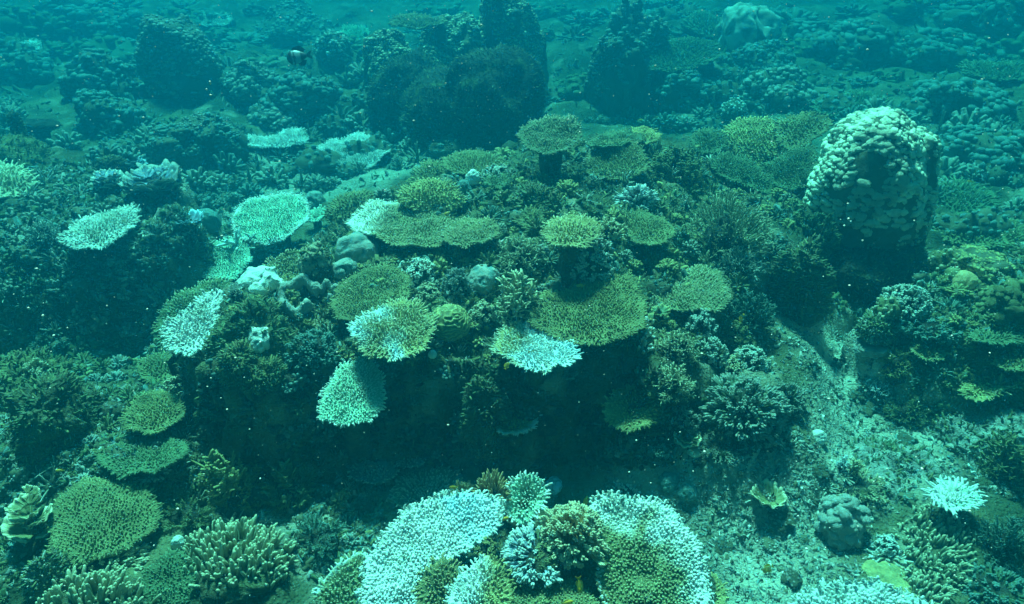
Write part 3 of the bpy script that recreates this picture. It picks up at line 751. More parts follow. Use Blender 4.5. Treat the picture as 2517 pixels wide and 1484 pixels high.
boulder('', (440, 270, 560, 340), 'rock', None, (9, .22), (0, 0), 2.6, .2, .02, 6, root=rt, warp=.2, up=.3, knobs=(300, .62, .1, 'grey', 0))
boulder('short dark pillar topped with pale lobes on the mound\'s left edge', (742, 588, 822, 716), 'rock', None, (0, 0), (0, 0), 3.2, .10, .04, 6, name='pillar_coral', knobs=(60, .8, .55, 'cream', 40), fuzz=300)
boulder('whitish-blue lobed coral cap on the smooth rock', (584, 655, 690, 722), 'pale', 'white', (7, .25), (110, .09), 2.2, .14, .02, 6, warp=.2)
boulder('pale round lumpy coral on the left side of the mound', (603, 797, 678, 862), 'grey', 'white', (6, .22), (70, .06), 2.0, .1, .03, 6, up=.06)
boulder('large smooth turf-covered rock below the whitish lobed cap', (510, 700, 730, 900), 'green', None, (5, .10), (0, 0), 2.0, .16, .04, 6, name='rock', mat='turf_rock', cat='rock', sink=.12)
boulder('yellow-green knobbly rock below the pale round lump', (545, 838, 640, 940), 'olive', None, (5, .2), (60, .06), 2.2, .22, .08, 6, name='rock', mat='turf_rock', cat='rock')
boulder('yellow-green slanting rock slab over the dark hollow', (588, 868, 700, 962), 'olive', None, (4, .15), (0, 0), 2.6, .22, .08, 6, name='rock', mat='turf_rock', cat='rock')
boulder('rounded grey-green lump coral in the middle of the mound', (1143, 640, 1232, 716), 'grey', None, (3, .08), (160, .03), 2.6, .12, .05, 6, patch='teal')
boulder('cluster of rounded green lobes beside the half-bleached table', (830, 566, 936, 650), 'teal', 'grey', (8, .35), (90, .05), 2.2, .12, .01, 6, name='lobed_coral')
boulder('small group of round lobes left of the dark green table', (815, 634, 878, 682), 'teal', 'grey', (7, .35), (60, .05), 2.2, .12, .01, 5, name='lobed_coral')
brain('yellow-green brain coral dome with winding ridges', (1056, 730, 1154, 826))
boulder('small bright white ball coral at the back of the mound', (1143, 416, 1182, 450), 'white', None, (5, .12), (60, .06), 2, .06, .02, 5, up=.05)
boulder('grey-green ball coral below the bright white ball', (1118, 440, 1160, 480), 'teal', None, (0, 0), (120, .05), 2, .06, .02, 5)
boulder('little bluish ball coral left of the grey-green ball', (1096, 448, 1122, 470), 'blue', None, (0, 0), (50, .05), 2, .06, .02, 5)
boulder('dark craggy rock with a lit rim at the back of the mound', (1256, 436, 1384, 530), 'rock', None, (5, .3), (40, .12), 2.4, .35, .1, 6, name='rock', mat='turf_rock', cat='rock')
boulder('two-tier pale lobed coral on the rubble at lower right', (2012, 1220, 2118, 1345), 'grey', None, (9, .25), (0, 0), 2.2, .14, .02, 6, knobs=(130, .85, -.2, 'pale', 70))
boulder('smooth yellow-green folded coral at bottom right', (2128, 1384, 2226, 1456), 'olive', 'yel', (6, .45), (300, .02), 2.2, .15, .04, 6)
boulder('small white dome with green cap in the dark hollow', (1202, 955, 1252, 1002), 'white', None, (4, .1), (40, .05), 2, .08, .02, 5, cap='green', up=.0)
boulder('tiny striped white ball under the yellow table', (1051, 858, 1074, 880), 'white', None, (0, 0), (20, .05), 2, .04, .01, 4, up=.1)
boulder('small pale ball coral on sand above the finger coral', (488, 1258, 518, 1284), 'pale', None, (0, 0), (60, .05), 2, .04, .01, 5)
boulder('small pale ball coral at the finger coral\'s left shoulder', (424, 1318, 455, 1350), 'pale', None, (3, .15), (40, .05), 2, .04, .01, 5)
boulder('small pale dome below the olive table on dark floor', (1685, 1092, 1728, 1122), 'cream', None, (0, 0), (60, .05), 2, .04, .01, 5)
boulder('small smooth dome on the rubble slope at right', (1990, 1056, 2030, 1090), 'pale', None, (0, 0), (30, .03), 2, .04, .01, 5)
boulder('bluish lobed lump behind the mint-white foreground table', (1335, 1172, 1384, 1215), 'teal', 'blue', (4, .25), (30, .04), 2, .1, .01, 5)
boulder('knobbly blue-green lump beyond the right foreground table', (1610, 1158, 1668, 1206), 'teal', None, (6, .3), (50, .06), 2, .15, .02, 5)
boulder('small dark blue-green lump on sand right of centre', (1664, 1190, 1710, 1232), 'teal', None, (4, .25), (40, .06), 2, .15, .02, 5)
boulder('yellowish lobed coral stack at the right edge', (2415, 694, 2530, 800), 'rock', None, (9, .4), (0, 0), 2.2, .2, .03, 6, warp=.2, knobs=(160, .9, .0, 'olive', 40))
boulder('smooth tan dome on the right reef', (2340, 668, 2396, 708), 'tan', None, (0, 0), (0, 0), 2, .05, .005, 5)
boulder('pale knobbly coral crust on top of the right reef', (2320, 610, 2480, 690), 'rock', None, (10, .3), (0, 0), 2.4, .2, .03, 6, warp=.28, knobs=(420, .6, .0, 'yel', 0))
boulder('hazy grey dome left of the largest white table', (470, 514, 540, 566), 'teal', None, (0, 0), (120, .03), 2.2, .05, .01, 5)
boulder('hazy low lump right behind the largest white table', (745, 470, 800, 512), 'teal', 'grey', (6, .2), (60, .05), 2.2, .12, .02, 5)
boulder('whitish lumpy coral beyond the tables, upper right', (1768, 238, 1836, 290), 'rock', None, (7, .25), (0, 0), 2.2, .12, .02, 6, knobs=(120, .66, .1, 'white', 0))
boulder('dark square rock beside the blue leafy corals', (248, 384, 312, 438), 'dark', None, (3, .15), (0, 0), 3, .18, .06, 5, name='rock', mat='turf_rock', cat='rock')
boulder('thin dark tube sponge standing at the far left', (46, 288, 66, 352), 'dark', None, (0, 0), (0, 0), 6, .08, .03, 5, name='tube_sponge', mat='turf_rock', cat='sponge')
boulder('dark lumpy rock mass below the tube sponge', (-40, 330, 110, 415), 'olive', None, (6, .25), (90, .06), 2.4, .2, .05, 6, name='rock', mat='turf_rock', cat='rock')
boulder('dark rock with pale crust at the lower left edge', (-30, 862, 140, 985), 'rock', 'olive', (8, .25), (260, .07), 2.4, .2, .04, 6, name='rock', mat='turf_rock', cat='rock', warp=.2)
boulder('flat slab of dead reef near the right reef foot', (2100, 828, 2185, 875), 'grey', None, (0, 0), (0, 0), 3.5, .15, .04, 5, name='rock', mat='rubble_skin', cat='rock')
boulder('upright slab of dead reef leaning on the right reef', (2115, 770, 2190, 835), 'grey', None, (2, .1), (0, 0), 3.5, .15, .04, 5, name='rock', mat='turf_rock', cat='rock')
boulder('broad turf-covered hump on the lower right slope', (2070, 1075, 2320, 1235), 'grey', None, (6, .12), (0, 0), 2.2, .2, .05, 6, name='rock', mat='turf_rock', cat='rock', sink=.06)
boulder('turf-covered hump at the right edge under the dark reef', (2310, 975, 2560, 1130), 'grey', None, (6, .14), (0, 0), 2.2, .2, .06, 6, name='rock', mat='turf_rock', cat='rock', sink=.05)
boulder('dark knobbly rock filling the lower left slope', (60, 930, 250, 1120), 'rock', None, (8, .25), (120, .06), 2.2, .25, .06, 6, name='rock', mat='turf_rock', cat='rock')
boulder('dark rock under the small bleached-rim table in the hollow', (1130, 900, 1260, 1090), 'rock', None, (6, .25), (80, .07), 2.4, .25, .07, 6, name='rock', mat='turf_rock', cat='rock')
boulder('small rounded rock in the dark hollow right of centre', (1160, 1070, 1240, 1130), 'teal', None, (4, .2), (0, 0), 2.2, .2, .05, 5, name='rock', mat='turf_rock', cat='rock')
boulder('low rock with pale crust at bottom left corner', (85, 1375, 175, 1470), 'grey', None, (4, .2), (0, 0), 2.2, .2, .05, 5, name='rock', mat='turf_rock', cat='rock')

# ---- broad hazy mounds of the far reef
for lab, bb, kc in (
        ('broad hazy coral mound at the left edge below the pale oval table', (-40, 118, 130, 225), 'teal'),
        ('low hazy mound between the pale oval table and the rounded dome', (170, 130, 350, 250), 'teal'),
        ('hazy mound at the top left corner', (150, 20, 360, 110), 'teal'),
        ('hazy coral hump right of the rounded dome', (545, 150, 700, 250), 'grey'),
        ('hazy hump below the striped fish', (660, 175, 830, 280), 'teal'),
        ('small hazy hump left of the rippled mound', (190, 235, 350, 330), 'teal'),
        ('hazy hump between the rippled mound and the dark block', (610, 250, 760, 320), 'grey'),
        ('hazy lumpy mound below the pale green plate', (1600, 165, 1765, 285), 'teal'),
        ('hazy mound below the folded lobed boulder', (1790, 105, 1950, 190), 'teal'),
        ('knobbly hazy mound left above the huge boulder', (1810, 165, 1990, 265), 'grey'),
        ('wide faint mound in the haze at top right', (1930, 40, 2200, 150), 'teal'),
        ('faint mound far right in the haze, upper of two', (2180, 80, 2420, 180), 'teal'),
        ('faint mound far right in the haze, lower of two', (2230, 200, 2470, 310), 'teal'),
        ('hazy mound at the right edge beyond the huge boulder', (2330, 320, 2560, 430), 'teal'),
        ('faint mound in the top right corner', (2330, -20, 2560, 90), 'teal')):
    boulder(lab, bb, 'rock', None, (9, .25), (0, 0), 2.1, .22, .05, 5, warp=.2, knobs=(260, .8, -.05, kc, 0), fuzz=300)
# ---- table corals: far to near
table('far white table coral at the top left of the frame', [(480, 45), (500, 33), (540, 30), (565, 42), (560, 60), (520, 66), (490, 60)], 'white', .2, 6, sp=5)
table('far pale oval table coral at the upper left edge', [(24, 112), (45, 100), (85, 100), (100, 112), (80, 126), (45, 128)], 'white', .25, 6, sp=5)
table('faint plate coral behind the dark block\'s left crest', [(960, 52), (985, 38), (1060, 36), (1095, 50), (1070, 64), (990, 66)], 'olive', 1.05, 8, sp=6, stalk=False)
table('faint hazy plate coral left of the dark block', [(825, 92), (840, 70), (880, 62), (905, 75), (895, 100), (850, 108)], 'mint', .15, 14, sp=6)
table('pale green flat plate coral, upper right, over a dark hollow', [(1560, 150), (1600, 115), (1680, 100), (1760, 105), (1760, 150), (1690, 165), (1600, 172)], 'green', .45, 6, sp=7, dome=.12)
table('hazy plate coral left of the folded lobed boulder', [(1680, 48), (1710, 30), (1760, 40), (1790, 70), (1750, 90), (1700, 75)], 'green', .3, 10, sp=7, dome=.12)
table('small hazy plate between upper right plates and dark slope', [(1780, 160), (1815, 142), (1860, 152), (1850, 175), (1800, 180)], 'green', .2, 8, sp=7)
table('wide faint plate coral behind the huge boulder', [(1990, 262), (2050, 235), (2130, 228), (2190, 250), (2160, 275), (2060, 285)], 'green', .15, 5, sp=8)
table('faint plate coral high on the hazy right slope', [(2360, 160), (2420, 145), (2520, 160), (2540, 190), (2440, 200), (2390, 185)], 'green', .25, 4, sp=8)
table('kidney-shaped white table coral in the hazy channel', [(588, 347), (606, 332), (650, 337), (686, 332), (700, 318), (738, 318), (754, 338), (742, 351), (700, 358), (640, 364), (604, 360)], 'white', .2, 16, sp=5.5)
table('bright white round table coral in the channel', [(783, 376), (800, 350), (850, 341), (870, 328), (902, 331), (908, 345), (942, 350), (950, 372), (928, 398), (872, 410), (818, 402)], 'white', .22, None, sp=5.5)
table('bluish cone-shaped coral in front of the dark block', [(1098, 335), (1120, 278), (1150, 275), (1170, 330), (1140, 342)], 'blue', .1, 40, sp=6.5)
table('left of two small green tables in front of the dark block', [(1160, 292), (1185, 276), (1218, 280), (1222, 302), (1195, 310), (1165, 306)], 'green', .16, None, sp=6)
table('right of two small green tables in front of the dark block', [(1222, 290), (1250, 272), (1290, 276), (1295, 298), (1260, 312), (1228, 306)], 'green', .16, None, sp=6)
table('round dark green table coral over the black hollow', [(1276, 338), (1298, 305), (1340, 288), (1400, 290), (1427, 315), (1415, 345), (1362, 376), (1308, 366)], 'green', .34, None, sp=6.5, tip='cream')
table('green table coral with scalloped edge right of the black hollow', [(1443, 392), (1468, 358), (1530, 343), (1582, 368), (1590, 410), (1540, 436), (1480, 432), (1448, 416)], 'olive', .16, None, sp=6.5)
table('hazy flat table behind the scalloped green table', [(1446, 345), (1500, 320), (1560, 318), (1580, 345), (1520, 358), (1460, 362)], 'green', .18, None, sp=6.5)
table('small knobbly table raised above the scalloped green table', [(1538, 330), (1560, 312), (1600, 312), (1624, 330), (1600, 350), (1555, 348)], 'yel', .28, None, sp=8, L=1.3)
table('small round green table, left of the knobbly yellow tables', [(1694, 346), (1720, 315), (1768, 318), (1786, 350), (1760, 373), (1714, 371)], 'green', .2, None, sp=6.5)
table('knobbly yellow-green table beside the huge boulder', [(1778, 326), (1808, 298), (1870, 290), (1912, 310), (1918, 360), (1880, 390), (1820, 386), (1786, 356)], 'yel', .25, None, sp=8, L=1.2, dome=.12)
table('rough green table tucked against the huge boulder\'s left top', [(1902, 302), (1960, 280), (2030, 280), (2042, 305), (1985, 350), (1945, 372), (1915, 342)], 'olive', .3, None, sp=8, L=1.2)
table('smooth fan-shaped green table at the huge boulder\'s left foot', [(1866, 407), (1920, 386), (1980, 357), (2006, 376), (2000, 430), (1952, 466), (1898, 452)], 'green', .25, None, sp=6)
table('dark sloping table below the knobbly yellow tables', [(1745, 400), (1790, 375), (1850, 395), (1890, 440), (1890, 475), (1830, 450), (1770, 430)], 'green', .16, None, sp=7, roll=8)
table('brown-green flat table at the mound\'s back left', [(1088, 402), (1110, 376), (1180, 370), (1230, 385), (1238, 415), (1190, 432), (1120, 422)], 'olive', .16, None, sp=7)
table('ragged olive table coral left behind the brown-green table', [(1018, 430), (1040, 400), (1090, 395), (1110, 430), (1070, 450), (1030, 450)], 'olive', .1, None, sp=8)
table('small bright green tuft right of the white ball', [(1185, 452), (1200, 430), (1245, 426), (1256, 446), (1230, 462)], 'green', .08, None, sp=6.5, dome=.2)
table('knobbly olive dome coral above the half-bleached table', [(978, 492), (1000, 455), (1060, 438), (1112, 455), (1138, 492), (1118, 514), (1040, 514)], 'yel', .1, 22, sp=9, L=1.2, dome=.35)
table('shaggy olive dome at the mound\'s back left corner', [(798, 542), (818, 492), (880, 468), (932, 488), (948, 522), (880, 552)], 'olive', .1, 20, sp=9, L=1.2, dome=.3)
table('half-bleached table, white on its left end', [(864, 545), (898, 512), (950, 499), (1030, 503), (1092, 520), (1112, 550), (1082, 592), (1020, 602), (960, 594), (900, 575)], 'olive', .2, None, sp=7.5, tip='cream', bleach=[[(840, 600), (840, 480), (975, 490), (930, 540), (905, 600)]])
table('olive table hugging the right end of the half-bleached table', [(1088, 572), (1120, 540), (1180, 534), (1228, 558), (1212, 586), (1150, 602), (1104, 597)], 'olive', .2, None, sp=7.5, tip='cream')
table('largest pale mint table left of the mound', [(568, 545), (598, 506), (650, 480), (730, 477), (757, 505), (742, 548), (700, 580), (640, 595), (588, 578)], 'mint', .32, None, sp=6, L=1.2, rimwhite=.12, tip='white', bcol='white')
table('small pale side shoot of the largest mint table', [(745, 525), (775, 510), (802, 512), (795, 535), (765, 545)], 'mint', .25, None, sp=6.5, tip='white')
table('pale mint table below the largest mint table', [(470, 642), (498, 602), (558, 588), (612, 602), (604, 660), (545, 688), (492, 675)], 'mint', .18, None, sp=6, L=1.2, tip='white')
table('green table behind the short pillar', [(648, 655), (695, 625), (765, 606), (770, 680), (700, 700)], 'olive', .12, 30, sp=8, tip='cream')
table('bright bleached table with narrow neck on the mound\'s left flank', [(404, 812), (430, 780), (470, 755), (498, 727), (530, 714), (546, 728), (527, 762), (537, 792), (532, 830), (492, 857), (450, 862), (414, 842)], 'white', .2, 26, sp=8, L=1.5, und=.05, single=100, r=.36)
table('olive table behind the bright bleached one on the left flank', [(383, 795), (418, 738), (478, 700), (548, 688), (567, 706), (530, 750), (430, 862), (396, 842)], 'olive', .1, 26, sp=8, tip='cream')
table('pale grey table standing over the dark left valley', [(158, 582), (188, 542), (250, 520), (298, 514), (318, 503), (336, 524), (316, 566), (262, 601), (200, 613), (164, 598)], 'pale', .18, None, sp=7.5)
table('pale yellow table cut by the left frame edge', [(-80, 400), (0, 398), (50, 410), (84, 440), (50, 476), (0, 482), (-80, 480)], 'cream', .2, None, sp=10, dome=.15)
table('dark green slanting table in the mound\'s left centre', [(818, 752), (828, 715), (862, 680), (930, 650), (984, 658), (1006, 722), (984, 752), (900, 772), (836, 778)], 'olive', .13, None, sp=6.8)
table('yellow table with blue-white upper left corner', [(866, 802), (884, 780), (932, 758), (1000, 738), (1036, 755), (1062, 800), (1052, 840), (1000, 866), (950, 873), (890, 852)], 'yel', .22, None, sp=8.5, L=1.9, bleach=[[(850, 830), (850, 770), (945, 740), (965, 775), (915, 790), (900, 830)], [(960, 880), (950, 820), (985, 815), (990, 870)]], bcol='blue', tip='cream')
table('two-tone table, olive left and white right, with fish above it', [(1216, 842), (1240, 810), (1310, 795), (1372, 815), (1414, 856), (1402, 886), (1332, 906), (1270, 896), (1234, 872)], 'yel', .26, None, sp=8.5, L=1.9, bleach=[[(1290, 780), (1300, 835), (1262, 870), (1270, 910), (1440, 920), (1440, 780)]], bcol='blue', tip='white')
table('largest green table on the mound\'s right centre', [(1312, 762), (1330, 722), (1400, 712), (1460, 690), (1500, 668), (1556, 683), (1572, 740), (1578, 800), (1522, 832), (1440, 842), (1370, 818), (1320, 792)], 'olive', .2, None, sp=8.5, tip='yel', dome=.04)
table('green fan table right of the largest green table', [(1588, 692), (1640, 666), (1740, 658), (1782, 700), (1788, 742), (1742, 758), (1700, 750), (1660, 754), (1598, 742)], 'olive', .16, None, sp=7.5, tip='cream')
table('knobbly yellow table with dark stem cavity, right back of mound', [(1336, 572), (1360, 534), (1430, 527), (1472, 550), (1458, 592), (1400, 607), (1350, 596)], 'yel', .32, None, sp=9.5, L=1.5, tip='cream')
table('flat green crust table right of the yellow knobbly table', [(1488, 510), (1540, 504), (1640, 540), (1658, 570), (1604, 602), (1540, 582)], 'olive', .14, None, sp=7)
table('small olive tuft table in front of the dark craggy rock', [(1270, 530), (1295, 510), (1330, 516), (1336, 545), (1300, 560), (1274, 550)], 'olive', .1, None, sp=8)
table('steep bleached mint fan hanging in the dark hollow', [(790, 1022), (797, 968), (828, 915), (868, 884), (914, 890), (936, 940), (934, 998), (908, 1030), (850, 1034), (802, 1032)], 'mint', .55, 24, und=.02, cup=0, sp=7.5, tip='white', L=1.5, single=60, r=.34)
table('green table coral at left with brighter left rim', [(297, 1032), (330, 985), (390, 960), (440, 980), (447, 1020), (400, 1052), (340, 1062)], 'olive', .2, None, sp=8, tip='yel')
table('olive table below the left flank', [(328, 902), (370, 870), (432, 874), (442, 910), (382, 952)], 'olive', .12, None, sp=8)
table('olive-yellow table low on the mound\'s right front', [(1488, 1006), (1510, 965), (1560, 940), (1612, 950), (1620, 1002), (1590, 1047), (1540, 1057), (1504, 1036)], 'yel', .25, None, sp=9)
table('dull green table below the left green table', [(243, 1102), (290, 1060), (340, 1080), (430, 1074), (462, 1110), (400, 1152), (300, 1162), (250, 1142)], 'green', .1, None, sp=8)
table('small table with bleached right rim in the dark hollow', [(1218, 1042), (1260, 990), (1310, 1000), (1320, 1030), (1290, 1060), (1230, 1062)], 'yel', .25, None, sp=9, rimwhite=.3, L=1.8)
table('big olive-green table mound at lower left', [(124, 1345), (128, 1290), (150, 1215), (230, 1184), (332, 1190), (387, 1250), (372, 1302), (300, 1342), (240, 1372), (150, 1384)], 'olive', .16, None, sp=8.5, dome=.18, L=1.2)
table('dark green low dome left of the finger coral', [(345, 1430), (380, 1380), (440, 1350), (480, 1400), (470, 1484), (380, 1500)], 'green', .06, None, sp=8, dome=.25, L=1.2)
# foreground head
table('large bright white table in the left foreground', [(898, 1500), (903, 1400), (940, 1330), (960, 1290), (1040, 1235), (1120, 1220), (1180, 1213), (1217, 1260), (1212, 1310), (1140, 1350), (1085, 1385), (1045, 1430), (1025, 1500), (960, 1520)], 'white', .22, 22, sp=8.8, L=1.45, und=.06, bcol='blue', bleach=[[(1050, 1200), (1240, 1200), (1240, 1330), (1150, 1330)]], single=200, r=.38)
table('olive table at bottom, left of the large white table', [(760, 1510), (798, 1420), (850, 1374), (908, 1358), (905, 1420), (892, 1510), (820, 1530)], 'olive', .16, None, sp=10, tip='cream', rimwhite=.1)
table('olive knobbly clump in front of the large white table', [(1028, 1484), (1035, 1420), (1080, 1375), (1130, 1390), (1142, 1440), (1120, 1500), (1060, 1515)], 'olive', .16, 24, sp=10.5, dome=.25, tip='tan')
table('table at the bottom centre, white left half and olive right half', [(1100, 1510), (1118, 1430), (1190, 1368), (1232, 1390), (1254, 1450), (1244, 1520), (1120, 1530)], 'yel', .22, None, sp=10.5, L=1.8, bleach=[[(1080, 1540), (1080, 1400), (1190, 1350), (1190, 1420), (1165, 1540)]], single=80)
table('mint-white tuft table at the back of the foreground head', [(1246, 1222), (1258, 1182), (1310, 1166), (1342, 1200), (1332, 1242), (1290, 1290), (1254, 1272)], 'mint', .24, 34, sp=9.5, L=1.9, tip='white', single=60)
table('largest foreground table, white outer rim and olive centre', [(1446, 1244), (1520, 1227), (1602, 1234), (1662, 1275), (1712, 1350), (1728, 1420), (1722, 1484), (1695, 1540), (1500, 1540), (1484, 1400), (1474, 1300)], 'white', .24, 24, sp=9, L=1.4, single=200, bcol='olive', r=.38, bleach=[[(1450, 1310), (1500, 1290), (1545, 1302), (1572, 1262), (1594, 1262), (1598, 1312), (1652, 1362), (1682, 1420), (1698, 1500), (1690, 1580), (1450, 1580)]])
table('olive clump right of the largest foreground table', [(1722, 1430), (1758, 1408), (1784, 1450), (1778, 1510), (1725, 1510)], 'yel', .12, None, sp=10)
table('white table cut by the bottom frame edge at lower right', [(1935, 1560), (1960, 1490), (2000, 1452), (2080, 1434), (2180, 1440), (2250, 1470), (2290, 1520), (2280, 1560)], 'white', .25, 20, sp=9, L=1.45, single=160, r=.38)
table('small bright white-green table at right, alone on the slope', [(2288, 1212), (2308, 1186), (2340, 1178), (2416, 1220), (2384, 1246), (2320, 1248)], 'white', .22, None, sp=10, L=2.0, single=70, bcol='mint', bleach=[[(2360, 1190), (2430, 1190), (2430, 1260), (2350, 1260)]])
table('green dome of fine knobs at the bottom centre', [(1230, 1500), (1300, 1440), (1380, 1418), (1445, 1455), (1480, 1510), (1360, 1540)], 'olive', .12, None, sp=9, dome=.25, L=1.2)
table('dim green knobbly coral behind the large white table', [(965, 1230), (990, 1170), (1060, 1145), (1130, 1165), (1120, 1215), (1030, 1240)], 'green', .08, None, sp=10, tip='pale', L=1.3)
table('dim grey-green table in the dark floor left of centre', [(850, 1165), (900, 1130), (960, 1135), (970, 1165), (920, 1190)], 'teal', .08, None, sp=9, tip='pale', L=1.3)
table('small dim knobbly table behind the dim green one', [(960, 1128), (990, 1105), (1040, 1110), (1045, 1135), (1000, 1145)], 'teal', .08, None, sp=9, tip='pale', L=1.3)
# right reef tables
table('dull green table low on the right reef front', [(2240, 850), (2270, 825), (2320, 835), (2340, 862), (2300, 882), (2255, 872)], 'olive', .15, None, sp=8)
table('green scalloped table at the right reef, upper of two', [(2385, 825), (2410, 800), (2470, 800), (2516, 812), (2500, 840), (2420, 842)], 'green', .15, None, sp=9)
table('yellow-green table near the bottom of the right reef', [(2360, 960), (2385, 925), (2440, 910), (2480, 930), (2460, 965), (2400, 985)], 'yel', .12, None, sp=9)
table('green crust at the right edge of the right reef', [(2440, 880), (2480, 850), (2560, 850), (2560, 900), (2480, 910)], 'olive', .12, None, sp=9)
table('wide green plate on the slope right of the huge boulder', [(2270, 470), (2330, 440), (2420, 460), (2460, 500), (2380, 530), (2300, 510)], 'green', .12, 8, sp=9)
table('rough green plate at the right edge below the wide plate', [(2290, 560), (2380, 535), (2540, 545), (2560, 600), (2420, 605), (2320, 595)], 'olive', .15, 8, sp=9)

# ---- mushroom-like plate far left
P, t = hit(112, 352); m = t / FOC
rt = thing('mushroom_coral', 'dark mushroom-shaped plate on a stem at far left', 'coral', tuple(P))
V, F, lm, U = blob(P + np.array([0, 0, 38 * m]), 38 * m, 9 * m, (4, .15), (0, 0), 2, .2, .05, 5, ry=.6, seed=91, droop=1.4); part('cap', V, [F], np.array(C['dark']), 'turf_rock', rt)
V, q, tr_, T, i_ = tubes([P - [0, 0, .03]], [[0, 0, 1]], 38 * m, 12 * m, 16 * m, 4, 9); part('stem', V, [q, tr_], C['dark'], 'turf_rock', rt)

boulder('dark overgrown rock shoulder below the huge boulder coral', (1880, 590, 2020, 770), 'rock', None, (8, .25), (0, 0), 2.3, .25, .08, 6, name='rock', mat='turf_rock', cat='rock', warp=.15, fuzz=2200)
# ---- bushy and branching corals
bush('dark bushy coral at the huge boulder\'s left foot', (1935, 500, 2060, 640), 'caul', 'dgreen', 'green', 150)
bush('dark bushy coral in front of the huge boulder\'s base', (2040, 540, 2170, 680), 'caul', 'dgreen', 'teal', 150)
bush('dim shaggy coral at the huge boulder\'s right foot', (2150, 540, 2270, 670), 'stag', 'dgreen', 'teal', 130, wid=.7)
bush('low grey-green cauliflower on the slope above the rubble', (1870, 930, 1985, 1030), 'caul', 'green', 'grey', 120)
bush('dim knobbly bush under the olive-yellow front table', (1620, 980, 1730, 1070), 'caul', 'dgreen', 'grey', 110)
bush('dark tangled bush between the fan table and the dark gully', (1775, 690, 1905, 840), 'stag', 'dgreen', 'teal', 130, wid=.8)
bush('dim cauliflower coral at the foot of the mound\'s right front', (1560, 1050, 1680, 1130), 'caul', 'dgreen', 'teal', 110)
bush('dim shaggy bush below the dark cauliflower skirt', (1700, 1060, 1830, 1140), 'stag', 'dgreen', 'grey', 110, wid=.7)
bush('dark shaggy bush in the bottom right corner', (2390, 1260, 2530, 1400), 'stag', 'dgreen', 'teal', 120, wid=.7)
bush('dim cauliflower coral below the dark corner bush', (2360, 1400, 2520, 1500), 'caul', 'dgreen', 'teal', 130)
bush('cream cauliflower coral behind the dark green slanting table', (968, 616, 1088, 706), 'caul', 'cream', 'white', 95)
bush('yellow-green cauliflower coral left of the brain coral', (1010, 686, 1092, 752), 'caul', 'olive', 'cream', 80)
bush('dark bushy coral between cream cauliflower and rounded lump', (1078, 636, 1172, 745), 'caul', 'teal', 'grey', 120)
bush('small yellowish bush right of the brain coral', (1146, 728, 1228, 800), 'caul', 'olive', 'cream', 80)
bush('tiny yellow tuft right of the rounded lump', (1178, 706, 1220, 736), 'caul', 'yel', 'cream', 40)
bush('open branching thicket left of the largest green table', (1208, 668, 1335, 812), 'stag', 'olive', 'cream', 70, wid=1.2, upbias=.3)
bush('branching thicket below the dark craggy rock', (1198, 556, 1352, 690), 'stag', 'green', 'cream', 90, wid=1.1)
bush('pale knobbly bush hanging below the knobbly yellow table', (1372, 560, 1530, 692), 'caul', 'green', 'pale', 130)
bush('yellow-cream cauliflower crown right of the knobbly yellow table', (1450, 520, 1548, 605), 'caul', 'yel', 'cream', 90, up=.22)
bush('white-tipped finger bush at the back right of the mound', (1504, 438, 1626, 520), 'finger', 'lav', 'white', 130, wid=.8)
bush('big shaggy thicket on the mound\'s right slope', (1655, 440, 1895, 668), 'stag', 'green', 'cream', 280, wid=.62, start=.6)
bush('green shaggy bush above the big shaggy thicket', (1640, 400, 1740, 470), 'stag', 'olive', 'yel', 90, wid=.7)
bush('lower skirt of the shaggy thicket beside the fan table', (1745, 590, 1880, 700), 'stag', 'green', 'pale', 110, wid=.8)
bush('upper of two staghorn tufts at the mound\'s right front', (1600, 795, 1725, 905), 'stag', 'olive', 'cream', 80, wid=1.1)
bush('lower of two staghorn tufts, with a small white patch', (1592, 885, 1712, 995), 'stag', 'olive', 'cream', 80, wid=1.1, up=.1)
bush('grey-green cauliflower below the fan table', (1676, 748, 1762, 835), 'caul', 'teal', 'pale', 95)
bush('green cauliflower at the mound\'s right foot', (1690, 808, 1790, 905), 'caul', 'olive', 'pale', 110)
bush('pale-tipped cauliflower right of the green one', (1790, 838, 1895, 925), 'caul', 'green', 'pale', 100)
bush('yellow tuft in front of the pale-tipped cauliflower', (1775, 862, 1850, 925), 'caul', 'yel', 'cream', 70)
bush('wide dark cauliflower skirt at the mound\'s lower right', (1712, 905, 1945, 1078), 'caul', 'green', 'grey', 220)
bush('dark lower end of the cauliflower skirt by the rubble', (1800, 990, 1955, 1105), 'caul', 'green', 'grey', 130)
bush('mossy green cover over the saddle right of the cauliflowers', (1750, 775, 1850, 852), 'caul', 'green', 'olive', 110)
bush('dark bushy coral under the short pillar', (690, 795, 850, 912), 'caul', 'dgreen', 'teal', 150)
bush('yellow-green feathery bush in the dark floor at left', (510, 1105, 650, 1280), 'fine', 'olive', 'yel', 60, wid=1.3)
bush('feathery bush right of the brighter feathery bush', (630, 1120, 810, 1290), 'fine', 'green', 'olive', 65, wid=1.3)
bush('low feathery growth between finger coral and large white table', (690, 1260, 850, 1390), 'fine', 'green', 'teal', 60, wid=1.2)
bush('pale-speckled cauliflower in front of the big olive mound', (150, 1325, 345, 1452), 'caul', 'olive', 'cream', 150)
bush('tan cauliflower coral between the two big foreground tables', (1310, 1216, 1505, 1395), 'caul', 'tan', 'cream', 190, core='brown', up=.1)
def two_tone(e):
    vx, vy = view_xy(e[None])
    return ('green', 'olive') if 1318 < vx[0] < 1395 and 1300 < vy[0] < 1400 else ('lav', 'white')
bush('frosted white and dark green bush at the foreground centre', (1222, 1288, 1424, 1445), 'caul', 'lav', 'white', 170, tipfn=two_tone, up=.12)
bush('olive tuft between the white table and the frosted bush', (1150, 1300, 1235, 1372), 'caul', 'olive', 'yel', 80, up=.12)
